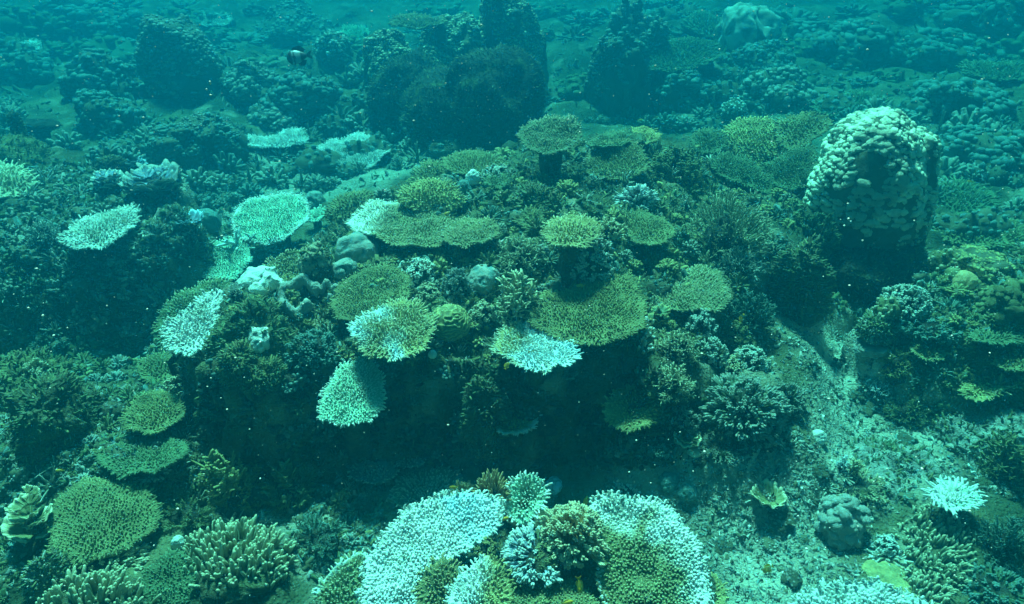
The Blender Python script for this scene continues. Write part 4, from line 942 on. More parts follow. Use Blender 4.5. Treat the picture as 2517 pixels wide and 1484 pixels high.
bush('brown stick-like thicket behind the foreground head', (1150, 1160, 1265, 1262), 'finger', 'brown', 'tan', 110, wid=.6, upbias=.5, up=.1)
bush('short brown thicket left of the stick-like one', (1100, 1180, 1175, 1245), 'finger', 'olive', 'tan', 60, wid=.6, upbias=.5, up=.06)
bush('small pale finger clump on sand beyond the foreground', (1498, 1172, 1586, 1228), 'caul', 'pale', 'white', 70)
bush('white-blue tuft beside yellow tuft on the lower right slope', (2050, 1122, 2082, 1165), 'stag', 'blue', 'white', 30, wid=1.2, upbias=.5)
bush('yellow leafy tuft beside the white-blue tuft', (2075, 1128, 2112, 1185), 'stag', 'yel', 'cream', 30, wid=1.2, upbias=.5)
bush('green shaggy bush on the lower right slope', (2020, 1150, 2180, 1240), 'stag', 'olive', 'cream', 90, wid=.8)
bush('pale blue branch cluster right of the shaggy bush', (2200, 1135, 2262, 1180), 'stag', 'lav', 'white', 45)
bush('white-tipped clump near the two-tier pale coral', (2140, 1310, 2205, 1372), 'caul', 'teal', 'white', 60)
bush('white and yellow clump above the smooth folded coral', (2130, 1345, 2235, 1402), 'finger', 'olive', 'white', 70, wid=.8)
fingers('field of short pale branch tips at lower right', (2190, 1220, 2400, 1470), 'dgreen', 'cream', 230, 26, wid=.55, lean=(.35, .1), name='finger_coral')
fingers('pale tips spilling over the bottom right corner', (2170, 1390, 2350, 1530), 'dgreen', 'cream', 120, 26, wid=.55, lean=(.35, .1))
bush('yellow-green leafy tuft at the right reef\'s foot', (2150, 845, 2250, 935), 'stag', 'olive', 'yel', 70)
bush('white branch cluster on sand right of centre', (2125, 935, 2190, 985), 'stag', 'blue', 'white', 40, upbias=.2)
bush('small white branch cluster below the other on sand', (2160, 985, 2215, 1030), 'stag', 'blue', 'white', 30)
bush('green bush left of the right reef\'s lower tables', (2180, 960, 2290, 1050), 'stag', 'green', 'olive', 80)
bush('knobbly green-cream bush on the right reef\'s left shoulder', (2165, 690, 2290, 770), 'caul', 'green', 'pale', 120)
bush('dark bush in the right reef\'s shaded front', (2210, 760, 2360, 840), 'caul', 'dgreen', 'teal', 120)
bush('yellowish tuft on the right reef below the crust', (2400, 655, 2470, 705), 'caul', 'olive', 'cream', 70)
bush('dark shaggy bush at the lower right edge', (2400, 1060, 2530, 1200), 'stag', 'dgreen', 'olive', 80)
bush('pale tufted bush at the far left ledge', (70, 530, 160, 610), 'stag', 'teal', 'pale', 60)
bush('small white spiky tuft above the bright bleached table', (556, 692, 604, 738), 'stag', 'pale', 'white', 40)
bush('bright branching tuft in haze at the mound\'s back', (1060, 335, 1160, 390), 'stag', 'olive', 'cream', 60)
bush('small speckled bush in front of the round dark green table', (1180, 395, 1260, 445), 'caul', 'green', 'pale', 60)
bush('ragged green bushes right of the scalloped green table', (1580, 350, 1730, 440), 'caul', 'green', 'olive', 110)
bush('pale speckled cluster on the lower left rubble', (60, 880, 140, 960), 'caul', 'olive', 'cream', 70)
bush('lavender-grey clump on the lower left rubble', (110, 950, 190, 1020), 'caul', 'lav', 'pale', 70)
bush('tiny pale-tipped sprig above the big olive mound', (330, 1135, 420, 1185), 'finger', 'dgreen', 'white', 40, wid=.7)
bush('small brown bush on the rubble left of the olive table', (395, 915, 475, 985), 'caul', 'olive', 'cream', 60)
bush('green shaggy growth right of the big olive mound', (380, 1215, 520, 1330), 'fine', 'green', 'olive', 50, wid=1.2)

fingers('large clump of upright olive fingers with pale tips, lower left', (452, 1262, 714, 1470), 'olive', 'cream', 230, 56, wid=.8)
fingers('tan finger clump cut by the bottom left frame edge', (95, 1400, 380, 1560), 'olive', 'cream', 150, 56, lean=(.2, .1), wid=.8)
fingers('pale fat-fingered soft coral at the right end of the green table', (1553, 758, 1604, 868), 'cream', 'white', 42, 26, kind='fat', wid=.28, name='soft_coral', lean=(.2, -.3))

# ---- bleached antler staghorn in front of the largest mint table
P, t = hit(628, 628); m = t / FOC
rt = thing('staghorn_coral', 'pale antler-like staghorn coral in front of the largest mint table', 'coral', tuple(P))
V, F, lm, U = blob(P, 26 * m, 16 * m, (0, 0), (0, 0), 2, .25, .08, 4, seed=31); part('base', V, [F], np.array(C['teal']), 'turf_rock', rt)
for i, (dx, dy, ln_) in enumerate([(-18, 40, 95), (-40, 20, 60), (-62, 8, 62), (10, 46, 70), (25, 30, 62), (-8, -14, 48), (42, 12, 55), (48, 30, 60), (-30, 52, 70), (30, -4, 40), (-50, 34, 58), (60, 4, 46), (5, 20, 60), (20, -16, 44), (-20, 0, 50)]):
    d = RIGHT * dx + np.array([0, 0, 1.0]) * dy + np.array([0, rng.uniform(-25, 10), 0]); d /= np.linalg.norm(d)
    inst('branch', twig_mesh('stag', 'blue', 'white', i % 4), rt, P + RIGHT * dx * .15 * m + np.array([0, 0, .02]), d, (ln_ * m * 1.15,) * 2 + (ln_ * m,), rng.uniform(0, 6))

# ---- leafy corals
lettuce('blue leafy cup coral, left of three at left midground', (236, 424, 304, 476), 'lav', 'pale', 18)
lettuce('small bright blue leafy coral behind the blue cup', (300, 392, 358, 428), 'lav', 'blue', 14)
lettuce('broad blue-grey leafy coral, widest of three at left', (316, 428, 442, 495), 'lav', 'grey', 26, tiers=4)
lettuce('thin curved blue plates below the leafy corals', (425, 530, 505, 568), 'lav', 'blue', 8)
lettuce('cream ruffled leaf coral beside the big olive mound', (45, 1232, 148, 1345), 'olive', 'cream', 24, tiers=4)
lettuce('greenish folded cup coral between green fan table and staghorn', (1588, 728, 1645, 812), 'green', 'yel', 9, tiers=2)
lettuce('yellow-green plate cluster on rubble at lower right', (1845, 1200, 1935, 1262), 'olive', 'cream', 10)
lettuce('pale plates on the rubble under the olive table', (1650, 1060, 1720, 1110), 'olive', 'cream', 10)

# ---- horseshoe ridges
ring('pale horseshoe-shaped coral ridge left of the dark green table', (737, 728), 42, 20, 330, 13, 'grey')
ring('smaller pale hooked ridge beside the horseshoe', (800, 722), 24, -70, 190, 9, 'grey')

# ------------------------------------------------------------------ many small corals, each an object
def clump_mesh(kind, col, tip, k):
    r0 = rng
    if kind == 'lump':
        SEED['k'] += 1
        V, F, lm, U = blob(np.zeros(3), .45, .48, (7, .3), (0, 0), 2.2, .35, .20, 3, seed=SEED['k'], warp=.2)
        kk = rng.choice(np.where(U[:, 2] > -.1)[0], 40, False); U2, F2 = ico(1); kr = rng.uniform(.035, .11, 40)
        Vk = (V[kk][:, None] + U2[None] * kr[:, None, None] * rng.uniform(.7, 1.3, (40, 1, 3))).reshape(-1, 3)
        Fk = (F2[None] + (np.arange(40) * len(U2))[:, None, None]).reshape(-1, 3)
        V, F, c = merge([(V, [F], np.array(C[col])), (Vk, [Fk], np.array(C[tip]))])
        return new_mesh('coral_clump', V, F, c, 'boulder_skin')
    n = dict(tuft=34, knob=26, sprig=14, cauli=48)[kind]
    S = fib(n, -.05, 1, .6); L = rng.uniform(.35, .55, n)
    if kind == 'knob':
        V, q, t, T, i = tubes(S * .12, S, L * .9, .10, .085, 2, 5)
    elif kind == 'cauli':
        V, q, t, T, i = tubes(S * .22, S + rng.normal(0, .25, S.shape), L * .62, .062, .072, 1, 4)
    elif kind == 'tuft':
        V, q, t, T, i = tubes(S * .1, S, L, .05, .04, 2, 4)
    else:
        V, q, t, T, i = tubes(S * .02, S + [0, 0, .4], L * 1.3, .045, .028, 3, 4, rng.normal(0, .25, (n, 3)))
    parts = [(V, [q, t], mixc(np.array(C[col]), np.array(C[tip]), T ** 2))]
    V, F, lm, U = blob(np.array([0, 0, -.05]), .3, .28, (0, 0), (0, 0), 2, .2, .05, 2, seed=5)
    parts.append((V, [F], np.array(C['rock'])))
    V, F, c = merge(parts)
    return new_mesh('coral_clump', V, F, c, 'coral_skin')
SPOTS = []
LAND = [(1105, 780, 'brain coral'), (780, 640, 'short pillar'), (910, 712, 'dark green slanting table'), (1450, 760, 'largest green table'), (1315, 850, 'two-tone table'), (960, 810, 'blue-cornered yellow table'),
        (990, 550, 'half-bleached table'), (680, 535, 'largest mint table'), (480, 790, 'necked bleached table'), (245, 560, 'pale grey table'), (1190, 678, 'rounded lump coral'), (1400, 568, 'knobbly yellow table'),
        (1780, 540, 'big shaggy thicket'), (2130, 400, 'huge boulder coral'), (1350, 330, 'round dark green table'), (1510, 395, 'scalloped green table'), (1300, 480, 'craggy rock'), (865, 960, 'steep bleached fan'),
        (1555, 1000, 'low olive-yellow table'), (1270, 1030, 'small bleached-rim table'), (640, 830, 'pale round lump'), (1690, 710, 'green fan table'), (1830, 990, 'dark cauliflower skirt'), (590, 1380, 'finger coral'),
        (255, 1270, 'big olive mound'), (375, 1010, 'left green table'), (580, 1190, 'feathery bush'), (1050, 1330, 'large white foreground table'), (2065, 1285, 'two-tier pale coral'), (2350, 1212, 'lone white-green table'),
        (2175, 1420, 'smooth folded coral'), (2400, 650, 'right reef crust'), (2290, 855, 'dull right-reef table'), (2470, 745, 'yellow lobed stack'), (865, 372, 'bright white round table'), (670, 345, 'kidney-shaped table'),
        (1120, 200, 'dark coral block'), (450, 140, 'rounded hazy dome'), (485, 345, 'rippled mound'), (385, 460, 'broad leafy coral'), (62, 113, 'pale oval table'), (722, 60, 'wide hazy mound'), (1540, 130, 'dark pillar'),
        (1665, 140, 'pale green plate'), (1830, 70, 'folded lobed boulder'), (730, 140, 'striped fish'), (110, 340, 'mushroom-shaped plate'), (1850, 335, 'yellow-green table'), (1800, 262, 'whitish lumpy coral'), (2180, 250, 'wide faint plate'),
        (1640, 850, 'upper staghorn tuft'), (1705, 1105, 'small pale dome'), (1640, 1185, 'blue-green knobbly lump'), (2010, 1072, 'smooth little dome')]
WORD = dict(cauli='cauliflower', lump='lumpy', tuft='bushy', knob='knobbly', sprig='twiggy')
HUE = dict(green='green', dgreen='dark green', olive='olive', rock='brown', teal='blue-green', grey='grey', dark='dark')
USED = set()
def scatter(name, label, poly, n, keep, kinds, size, flat=1.0, mind=.55, cat='corals', clus=False):
    """corals spread over an area: the `keep` largest that can be told apart are things, the rest one mass"""
    meshes = [clump_mesh(*k, i) for i, k in enumerate(kinds)]
    poly = np.asarray(poly, float); lo, hi = poly.min(0), poly.max(0); done = []; tries = 0
    while len(done) < n and tries < n * 40:
        tries += 1
        v = rng.uniform(lo, hi)
        if poly_sd(np.array([v[0]]), np.array([v[1]]), poly)[0] < 0: continue
        if clus and noise2(np.array([v[0]]), np.array([v[1] * 2.2]), 170., 2, 71)[0] < -.3: continue
        s = rng.uniform(*size)
        if any((v[0] - a) ** 2 + ((v[1] - b) * 1.5) ** 2 < (mind * (s + c)) ** 2 for a, b, c in done): continue
        done.append((v[0], v[1], s))
    rest = []; made = 0
    for vx, vy, s in sorted(done, key=lambda q: -q[2]):
        P, t = hit(vx, vy); sc = s * t / FOC; k = int(rng.integers(len(meshes))); kd = kinds[k]
        loc = np.array([P[0], P[1], P[2] - .06 * sc]); rz = rng.uniform(0, 6.28)
        scl = np.array([sc * rng.uniform(.85, 1.2), sc * rng.uniform(.85, 1.2), sc * flat * rng.uniform(.75, 1.15)])
        lx, ly, ln_ = min(LAND, key=lambda q: (q[0] - vx) ** 2 + (q[1] - vy) ** 2)
        dx, dy = vx - lx, vy - ly; dd = math.hypot(dx, dy)
        side = ('right of' if dx > 0 else 'left of') if abs(dx) > 1.3 * abs(dy) else (('below' if dy > 0 else 'above') if abs(dy) > 1.3 * abs(dx) else (('below' if dy > 0 else 'above') + (' right of' if dx > 0 else ' left of')))
        lab = 'small %s %s coral %s %s the %s' % (HUE[kd[1]], WORD[kd[0]], 'close' if dd < 90 else 'farther', side, ln_)
        if made < keep and lab not in USED and 10 < vx < 2506 and 10 < vy < 1474:
            USED.add(lab); made += 1
            o = bpy.data.objects.new(WORD[kd[0]] + '_coral', meshes[k]); COLL.objects.link(o)
            o.location = loc; o.rotation_euler = (0, 0, rz); o.scale = scl
            tag(o, lab, 'coral', 'small corals ' + name)
        else:
            rest.append((k, loc, rz, scl))
    Vs = []; Fs = {3: [], 4: []}; Cs = []; nv = 0
    for k, loc, rz, scl in rest:
        m = meshes[k]
        V, F, c = mesh_arrays(m)
        V = V * scl; ca, sa = math.cos(rz), math.sin(rz)
        V = np.stack([V[:, 0] * ca - V[:, 1] * sa, V[:, 0] * sa + V[:, 1] * ca, V[:, 2]], 1) + loc
        Vs.append(V); Cs.append(c)
        for f in F: Fs[f.shape[1]].append(f + nv)
        nv += len(V)
    if Vs:
        o = part('coral_cover', np.concatenate(Vs), [np.concatenate(f) for f in Fs.values() if f], np.concatenate(Cs), 'coral_skin', kind='stuff'); tag(o, label, cat)
_MC = {}
def mesh_arrays(m):
    if m.name not in _MC:
        V = np.empty(len(m.vertices) * 3, np.float32); m.vertices.foreach_get('co', V)
        c = np.empty(len(m.vertices) * 4, np.float32); m.attributes['Col'].data.foreach_get('color', c)
        F = {3: [], 4: []}
        for p in m.polygons: F[len(p.vertices)].append(tuple(p.vertices))
        _MC[m.name] = (V.reshape(-1, 3).astype(float), [np.array(f) for f in F.values() if f], c.reshape(-1, 4)[:, :3])
    return _MC[m.name]
DK = [('tuft', 'green', 'olive'), ('cauli', 'green', 'grey'), ('cauli', 'olive', 'yel'), ('cauli', 'green', 'olive'), ('sprig', 'olive', 'cream'), ('lump', 'rock', 'teal'), ('tuft', 'dgreen', 'teal'), ('knob', 'olive', 'yel'), ('sprig', 'green', 'pale')]
scatter('on the central mound', 'dense small corals filling the gaps between tables on the central mound',
        [(520, 900), (700, 930), (850, 880), (1230, 895), (1560, 850), (1780, 900), (1800, 740), (1950, 560), (2000, 400), (1500, 345), (1280, 350), (1000, 450), (820, 560), (600, 720), (450, 840)], 430, 70, DK, (24, 66), mind=.42)
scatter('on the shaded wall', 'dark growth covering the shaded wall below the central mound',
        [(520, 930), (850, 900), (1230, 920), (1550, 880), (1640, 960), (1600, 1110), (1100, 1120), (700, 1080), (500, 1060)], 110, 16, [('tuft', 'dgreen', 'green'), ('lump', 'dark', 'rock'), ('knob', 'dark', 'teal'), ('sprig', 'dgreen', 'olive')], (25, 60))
scatter('on the lower left slope', 'small corals and lumps crowding the lower left slope',
        [(0, 900), (330, 860), (480, 930), (520, 1100), (900, 1180), (960, 1240), (880, 1340), (700, 1300), (500, 1300), (380, 1180), (120, 1200), (60, 1400), (0, 1484)], 190, 40, [('lump', 'rock', 'grey'), ('cauli', 'green', 'olive'), ('cauli', 'teal', 'grey'), ('sprig', 'green', 'pale'), ('tuft', 'green', 'olive'), ('lump', 'rock', 'teal')], (18, 56), mind=.45)
scatter('on the lower right slope', 'small corals and lumps crowding the lower right slope',
        [(1450, 1120), (1900, 1100), (2050, 900), (2200, 980), (2516, 1100), (2516, 1260), (2200, 1240), (2200, 1484), (1800, 1484), (1720, 1300), (1500, 1220)], 90, 40, [('lump', 'rock', 'grey'), ('tuft', 'green', 'pale'), ('cauli', 'green', 'grey'), ('sprig', 'green', 'pale'), ('lump', 'rock', 'teal')], (14, 42), flat=.6)
scatter('on the right reef', 'small corals crowding the right reef block',
        [(2180, 740), (2330, 640), (2516, 610), (2516, 960), (2330, 960), (2200, 900)], 110, 24, DK + [('lump', 'olive', 'cream')], (22, 50))
scatter('on the left ledge', 'small corals crowding the dark left ledge',
        [(0, 420), (300, 430), (560, 500), (470, 600), (330, 720), (430, 860), (200, 860), (0, 840)], 120, 24, [('tuft', 'dgreen', 'teal'), ('lump', 'rock', 'teal'), ('knob', 'green', 'grey'), ('sprig', 'teal', 'pale')], (20, 50))
scatter('beyond the mound', 'hazy small corals crowding the seabed beyond the mound',
        [(0, 240), (350, 240), (900, 180), (930, 340), (1150, 330), (1300, 290), (1420, 290), (1700, 300), (1780, 180), (2000, 250), (2300, 260), (2516, 240), (2516, 600), (2280, 560), (2240, 300), (1700, 330), (1280, 280), (1000, 430), (700, 470), (480, 520), (300, 400), (0, 320)], 230, 50, [('lump', 'rock', 'teal'), ('cauli', 'rock', 'teal'), ('cauli', 'dgreen', 'grey'), ('cauli', 'green', 'grey'), ('tuft', 'rock', 'teal'), ('sprig', 'dgreen', 'grey')], (20, 95), mind=.3, clus=True)
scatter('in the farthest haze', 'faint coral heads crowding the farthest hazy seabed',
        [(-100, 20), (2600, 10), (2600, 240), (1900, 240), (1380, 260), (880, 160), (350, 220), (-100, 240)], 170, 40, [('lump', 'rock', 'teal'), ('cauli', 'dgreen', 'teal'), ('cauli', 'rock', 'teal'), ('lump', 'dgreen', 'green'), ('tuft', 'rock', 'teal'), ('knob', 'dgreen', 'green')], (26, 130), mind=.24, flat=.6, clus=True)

# ------------------------------------------------------------------ rubble and turf nobody could count
def rubble(name, label, poly, n, size, cols, cat='rubble', lump=.45, standing=.25):
    poly = np.asarray(poly, float); lo, hi = poly.min(0), poly.max(0)
    v = rng.uniform(lo, hi, (n * 4, 2)); v = v[poly_sd(v[:, 0], v[:, 1], poly) > 0][:n]
    d = ray(v[:, 0], v[:, 1]); t = np.full(len(v), 1.5)
    for _ in range(60):                                   # all lines of sight marched to the floor together
        P = CAMP[None] + d * t[:, None]; g = P[:, 2] - ground_fast(P[:, 0], P[:, 1]); t = t + np.clip(g * .7, -.2, .8)
    P = CAMP[None] + d * t[:, None]; P[:, 2] = ground_fast(P[:, 0], P[:, 1])
    k = t < 30; P, t = P[k], t[k]; n = len(P)
    m = t / FOC; L = rng.uniform(*size, n) * m
    az = rng.uniform(0, 6.28, n); el = np.where(rng.random(n) < standing, rng.uniform(.4, 1.4, n), rng.normal(0, .2, n))
    D = np.stack([np.cos(az) * np.cos(el), np.sin(az) * np.cos(el), np.sin(el)], 1)
    fat = np.where(rng.random(n) < lump, .42, .13)
    V, q, tr, T, i = tubes(P - D * (L * .3)[:, None], D, L, L * fat, L * fat * .8, 1, 4, rng.normal(0, .15, (n, 3)))
    V = V + (.25 * (L * fat))[i][:, None] * rng.normal(0, .6, V.shape)
    cc = np.array([C[c] for c in cols])[rng.integers(len(cols), size=n)] * rng.uniform(.6, 1.2, (n, 1))
    o = part(name, V, [q, tr], np.clip(cc[i], .02, .85), 'rubble_skin', kind='stuff')
    return tag(o, label, cat)
rubble('coral_rubble', 'broken coral rubble strewn over the sandy gully at right', [(1480, 1110), (1700, 1100), (1850, 1110), (1960, 1060), (1850, 830), (1900, 770), (2150, 840), (2200, 980), (2400, 1080), (2516, 1120), (2516, 1230), (2300, 1180), (2150, 1250), (2180, 1484), (1740, 1484), (1700, 1260), (1480, 1220)], 7000, (3.5, 13), ['grey', 'grey', 'pale', 'grey', 'teal', 'rock'], lump=.3)
rubble('dead_coral_rubble', 'dark coral rubble over the lower left slope', [(0, 860), (330, 840), (480, 880), (540, 1080), (1000, 1130), (960, 1250), (900, 1380), (760, 1420), (700, 1300), (420, 1200), (120, 1190), (60, 1400), (0, 1484)], 8000, (6, 20), ['rock', 'teal', 'grey', 'green', 'rock', 'olive'], lump=.5)
rubble('algal_turf', 'short dark turf and tiny corals over the central mound', [(500, 900), (700, 930), (850, 885), (1230, 900), (1560, 860), (1850, 900), (1800, 740), (1960, 580), (2010, 400), (1500, 340), (1280, 350), (1000, 450), (820, 540), (600, 700), (450, 830)], 9000, (7, 20), ['green', 'olive', 'dgreen', 'teal', 'rock', 'yel'], 'turf', lump=.2, standing=.8)
rubble('wall_growth', 'tiny growth over the shaded wall and floor below the mound', [(500, 910), (1230, 905), (1640, 900), (1800, 1000), (1950, 1090), (1700, 1150), (1100, 1150), (700, 1110), (460, 1060)], 6000, (7, 22), ['dgreen', 'dark', 'dark', 'rock'], 'turf', lump=.35, standing=.6)  # colours darkened on purpose to deepen the shade in the hollow
rubble('ledge_growth', 'tiny growth over the left ledge and valley', [(0, 400), (300, 400), (560, 470), (640, 560), (420, 760), (340, 860), (0, 860)], 6000, (6, 18), ['green', 'rock', 'teal', 'dgreen', 'grey'], 'turf', lump=.35, standing=.5)
rubble('reef_block_growth', 'tiny growth over the right reef block', [(1960, 690), (2250, 660), (2516, 580), (2516, 1080), (2300, 1050), (2150, 800), (1950, 780)], 6000, (6, 18), ['green', 'rock', 'olive', 'dgreen', 'teal'], 'turf', lump=.35, standing=.5)
rubble('distant_growth', 'tiny growth over the hazy seabed beyond the mound', [(0, 60), (2516, 60), (2516, 580), (2260, 560), (2200, 280), (1250, 330), (1000, 440), (640, 520), (300, 400), (0, 330)], 3000, (6, 18), ['rock', 'teal', 'rock', 'green', 'dgreen', 'grey'], 'turf', lump=.3, standing=.6)

# ------------------------------------------------------------------ fish
def fish_meshes(key, col, belly, bars=None, deep=.30, thick=.14, fin=None):
    nr, ns = 15, 12
    s = np.linspace(0, 1, nr); prof = np.sin(np.pi * np.clip(s * .93 + .02, 0, 1) ** .72) ** .8 * (1 - .25 * s) + .04
    prof[-1] *= .8
    th = np.linspace(0, 2 * np.pi, ns, endpoint=False); V = []; c = []
    for k in range(nr):
        x = .36 - .72 * s[k]
        for a in th:
            V.append([x, thick * .5 * prof[k] * math.cos(a), deep * .5 * prof[k] * math.sin(a)])
            cc = mixc(np.array(belly), np.array(col), np.array(.5 + .5 * math.sin(a)))
            if bars and any(abs(s[k] - b) < .045 for b in bars[0]): cc = np.array(bars[1])
            c.append(cc)
    V += [[.375, 0, 0], [-.37, 0, 0]]; c += [np.array(col)] * 2
    i = np.arange(nr * ns).reshape(nr, ns)
    q = np.stack([i[:-1].ravel(), i[1:].ravel(), np.roll(i[1:], -1, 1).ravel(), np.roll(i[:-1], -1, 1).ravel()], 1)
    t = np.array([[i[0, j], i[0, (j + 1) % ns], nr * ns] for j in range(ns)] + [[i[-1, (j + 1) % ns], i[-1, j], nr * ns + 1] for j in range(ns)])
    body = new_mesh(key + '_body', np.array(V), [q, t], np.array(c), 'fish_skin')
    fin = fin or col
    def sheet(name, pts, th_=.008):
        p = np.array(pts, float); n = len(p)
        V = np.vstack([np.stack([p[:, 0], np.full(n, th_), p[:, 1]], 1), np.stack([p[:, 0], np.full(n, -th_), p[:, 1]], 1)])
        j = np.arange(n); jn = (j + 1) % n
        side = np.stack([j, jn, jn + n, j + n], 1)
        cen = len(V); V = np.vstack([V, [[p[:, 0].mean(), th_, p[:, 1].mean()], [p[:, 0].mean(), -th_, p[:, 1].mean()]]])
        tr = np.vstack([np.stack([jn, j, np.full(n, cen)], 1), np.stack([j + n, jn + n, np.full(n, cen + 1)], 1)])
        return new_mesh(key + name, V, [side, tr], np.array(fin), 'fish_skin', smooth=False)
    h = deep * .5
    tail = sheet('_tail', [(-.34, .03), (-.42, .10), (-.56, .17), (-.50, .05), (-.47, 0), (-.50, -.05), (-.56, -.17), (-.42, -.10), (-.34, -.03)])
    dors = sheet('_dorsal', [(.20, h * .72), (.10, h * 1.25), (-.05, h * 1.38), (-.20, h * 1.30), (-.34, h * .75), (-.24, h * .45), (0, h * .75)])
    anal = sheet('_anal', [(.02, -h * .8), (-.10, -h * 1.30), (-.24, -h * 1.15), (-.33, -h * .6), (-.2, -h * .5)])
    pect = sheet('_pectoral', [(.12, .02), (.0, .05), (-.06, .0), (-.02, -.06), (.08, -.03)], .004)
    U, F = ico(2); eye = new_mesh(key + '_eye', U * .028, [F], (.01, .01, .012), 'fish_eye')
    return body, tail, dors, anal, pect, eye, deep, thick
YEL = fish_meshes('damselfish', (.85, .42, .01), (.9, .52, .05))
OLV = fish_meshes('olive_damselfish', (.20, .17, .05), (.75, .42, .02), fin=(.7, .42, .03), deep=.46)
STR = fish_meshes('striped_fish', (.012, .018, .03), (.02, .04, .035), ([.30, .42, .53, .64], (.30, .38, .42)), deep=.58, thick=.17)
DRK = fish_meshes('dark_fish', (.02, .03, .035), (.05, .06, .06), deep=.40)
PALE = fish_meshes('pale_fish', (.5, .62, .66), (.7, .75, .72), deep=.30)
def fish(label, kit, vx, vy, size, heading, up=.25, pitch=0.0, yaw=.25, name='damselfish'):
    """heading in the picture: +1 faces right, -1 left; pitch nose-up in degrees"""
    P, t = hit(vx, vy); d = ray(vx, vy)[0]
    t2 = t - up; P = CAMP + d * t2; s = size * t2 / FOC / .92
    root = thing(name, label, 'fish', tuple(P))
    f = RIGHT * heading * math.cos(math.radians(pitch)) + UP * math.sin(math.radians(pitch)) + FWD * yaw * heading
    f /= np.linalg.norm(f); side = np.cross(UP * math.cos(math.radians(pitch)) - RIGHT * heading * math.sin(math.radians(pitch)), f); side /= np.linalg.norm(side); u = np.cross(f, side)
    from mathutils import Matrix
    M = Matrix(((f[0], side[0], u[0]), (f[1], side[1], u[1]), (f[2], side[2], u[2])))
    root.rotation_mode = 'QUATERNION'; root.rotation_quaternion = M.to_quaternion(); root.scale = (s, s, s)
    body, tail, dors, anal, pect, eye, deep, thick = kit
    def ch(n, m, loc=(0, 0, 0), rz=0, par=None):
        o = bpy.data.objects.new(n, m); COLL.objects.link(o); o.parent = par or root; o.location = loc; o.rotation_euler = (0, 0, rz); return o
    bd = ch('body', body); ch('tail_fin', tail); ch('dorsal_fin', dors); ch('anal_fin', anal)
    for sg in (1, -1):
        ch('pectoral_fin', pect, (.06, sg * (thick * .47), -.02), sg * .35, bd); ch('eye', eye, (.25, sg * thick * .30, deep * .10), 0, bd)
fish('dark fish with pale vertical bars swimming in open water at upper left', STR, 730, 140, 56, -1, 6.0, -12, .1, 'striped_fish')
fish('yellow damselfish at the knobbly yellow table\'s right edge, left of a pair', YEL, 1438, 537, 22, 1, .12, 20)
fish('yellow damselfish over the cauliflower crown, right of a pair', YEL, 1468, 552, 22, -1, .12, -5)
fish('yellow damselfish above the upper edge of the largest green table', YEL, 1425, 702, 24, -1, .15, 0)
fish('yellow damselfish over the flat green crust table', YEL, 1610, 545, 18, 1, .1, 0)
fish('orange damselfish at the right end of the half-bleached table', YEL, 1097, 524, 18, 1, .1, 20)
fish('yellow damselfish on the half-bleached table\'s upper edge', YEL, 1043, 522, 16, 1, .08, 10)
fish('orange damselfish on the yellow table\'s upper left', YEL, 956, 768, 20, -1, .08, 0)
fish('orange damselfish at the yellow table\'s top right', YEL, 1012, 772, 15, 1, .06, 0)
fish('yellow damselfish beside the horseshoe ridge', YEL, 744, 680, 22, -1, .15, 8)
fish('arched yellow damselfish at the two-tone table\'s top right', YEL, 1384, 836, 32, 1, .1, 12)
fish('olive-backed fish with yellow belly over the two-tone table', OLV, 1306, 872, 36, -1, .18, 35, .2)
fish('small olive fish hovering below the two-tone table', OLV, 1246, 897, 20, 1, .3, 60)
fish('yellow damselfish between mint tuft and large white table', YEL, 1241, 1274, 24, 1, .12, 10)
fish('yellow damselfish among the short brown thicket', YEL, 1113, 1197, 22, -1, .15, 0)
fish('bright yellow damselfish pointing down at the bottom centre', YEL, 1424, 1440, 40, 1, .2, -82, .1)
fish('yellow damselfish at the bottom frame edge', YEL, 1396, 1480, 30, 1, .12, 5)
fish('slim yellow fish at the tan cauliflower\'s right top', YEL, 1440, 1230, 28, 1, .15, 70)
fish('dark round fish over the large white table', DRK, 1142, 1311, 26, -1, .14, 0)
fish('small brown fish on the mint tuft table', OLV, 1271, 1246, 14, 1, .08, 0)
fish('yellow damselfish over the shaggy thicket', YEL, 1795, 574, 18, 1, .12, 0)
fish('small yellow fish above the knobbly raised table', YEL, 1574, 295, 16, 1, .2, 10)
fish('yellow damselfish near the huge boulder\'s left foot', YEL, 1998, 387, 22, 1, .25, 0)
fish('yellow damselfish in open water right of the huge boulder', YEL, 2382, 447, 20, -1, .3, 0)
fish('pale blue fish right of the huge boulder', PALE, 2418, 428, 26, 1, .3, 55)
fish('yellow damselfish low on the huge boulder\'s right side', YEL, 2145, 430, 16, -1, .5, 0)
fish('yellow damselfish under the boulder\'s right flank', YEL, 2215, 430, 14, 1, .5, 0)
fish('dark slim fish over the rough plate at right', DRK, 2472, 526, 42, -1, .2, 12)
fish('yellow fish with arched body at the right reef edge', YEL, 2476, 748, 44, 1, .2, -55)
fish('yellow fish at the top of the mossy saddle', YEL, 1823, 780, 26, 1, .15, 60)
fish('small yellow fish in front of the dark hollow right of the saddle', YEL, 1850, 773, 14, 1, .15, 30)
fish('dim yellow fish on the lower left slope', YEL, 146, 1156, 18, -1, .12, 0)
fish('small dark fish on the largest mint table\'s left rim', DRK, 624, 510, 12, 1, .06, 30)
fish('small dark fish on the largest mint table\'s right rim', DRK, 712, 512, 9, -1, .06, 0)
fish('small dark fish on the half-bleached table\'s white end', DRK, 988, 505, 14, -1, .06, 0)
fish('yellow fish over the branching thicket', YEL, 1276, 606, 18, 1, .12, 0)
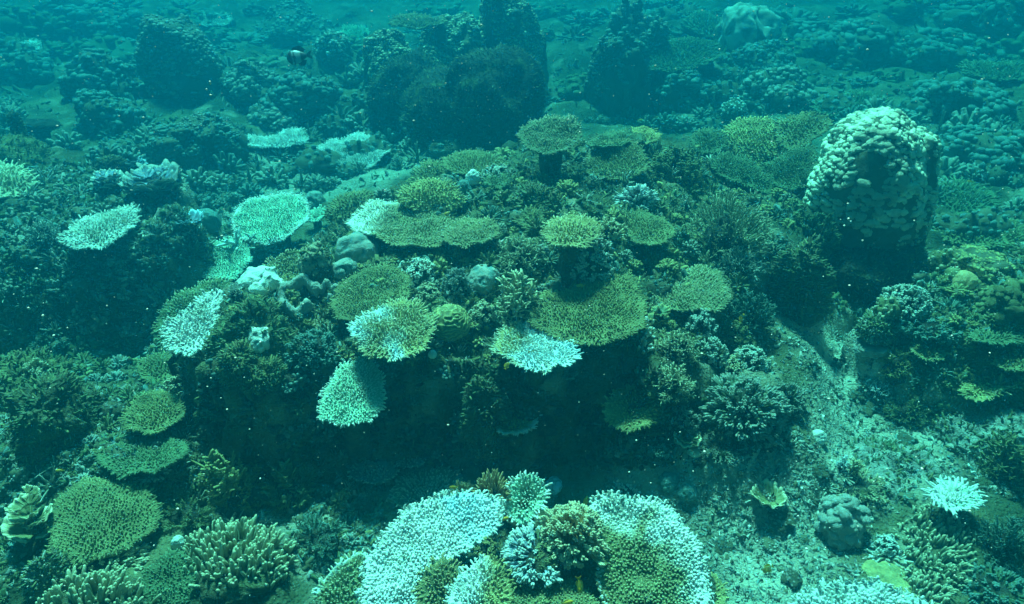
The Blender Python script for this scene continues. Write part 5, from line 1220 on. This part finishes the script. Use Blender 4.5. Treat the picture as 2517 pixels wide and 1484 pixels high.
fish('yellow fish on the lower right shaggy bush', YEL, 2163, 1188, 18, 1, .1, -40)
fish('yellow-brown fish resting near the rubble at lower right', OLV, 1885, 1398, 30, -1, .05, -20)

# ------------------------------------------------------------------ drifting particles in the water
n = 2600
v = np.stack([rng.uniform(-60, 2576, n), rng.uniform(-40, 1520, n)], 1)
tt = rng.uniform(1.6, 6.5, n); P = CAMP[None] + ray(v[:, 0], v[:, 1]) * tt[:, None]
P = P[P[:, 2] > ground_fast(P[:, 0], P[:, 1]) + .05]; n = len(P)
U, F = ico(1)
sz = np.abs(rng.normal(0, .0011, n)) + .0006
V = (P[:, None] + U[None] * sz[:, None, None] * rng.uniform(.6, 1.4, (n, 1, 3))).reshape(-1, 3)
F = (F[None] + (np.arange(n) * len(U))[:, None, None]).reshape(-1, 3)
o = part('drifting_particles', V, [F], (.75, .72, .62), 'speck', kind='stuff'); tag(o, 'pale specks of plankton and silt drifting in the water', 'particles')

# ------------------------------------------------------------------ the water itself
X0, X1, Y0, Y1, Z0, Z1 = -70, 70, -18, 85, float(GZ.min()) - 1.0, 4.0
V = np.array([(x, y, z) for x in (X0, X1) for y in (Y0, Y1) for z in (Z0, Z1)], float)
F = np.array([(0, 1, 3, 2), (4, 6, 7, 5), (0, 4, 5, 1), (2, 3, 7, 6), (0, 2, 6, 4), (1, 5, 7, 3)])
hm = bpy.data.materials.new('haze'); hm.use_nodes = True; hn = hm.node_tree; hn.nodes.clear()
pv = hn.nodes.new('ShaderNodeVolumePrincipled'); ho = hn.nodes.new('ShaderNodeOutputMaterial')
pv.inputs['Color'].default_value = (.002, .185, .32, 1)
pv.inputs['Absorption Color'].default_value = (0.0, .57, .70, 1)
pv.inputs['Density'].default_value = HAZE_DENSITY
pv.inputs['Anisotropy'].default_value = 0.8
hn.links.new(pv.outputs[0], ho.inputs['Volume'])
MATS['haze'] = hm
o = part('haze', V, [F], (1, 1, 1), 'haze', kind='stuff', smooth=False); tag(o, 'blue-green sea water filling the scene', 'water')
for o in bpy.data.objects:
    if '_loc' in o: del o['_loc']
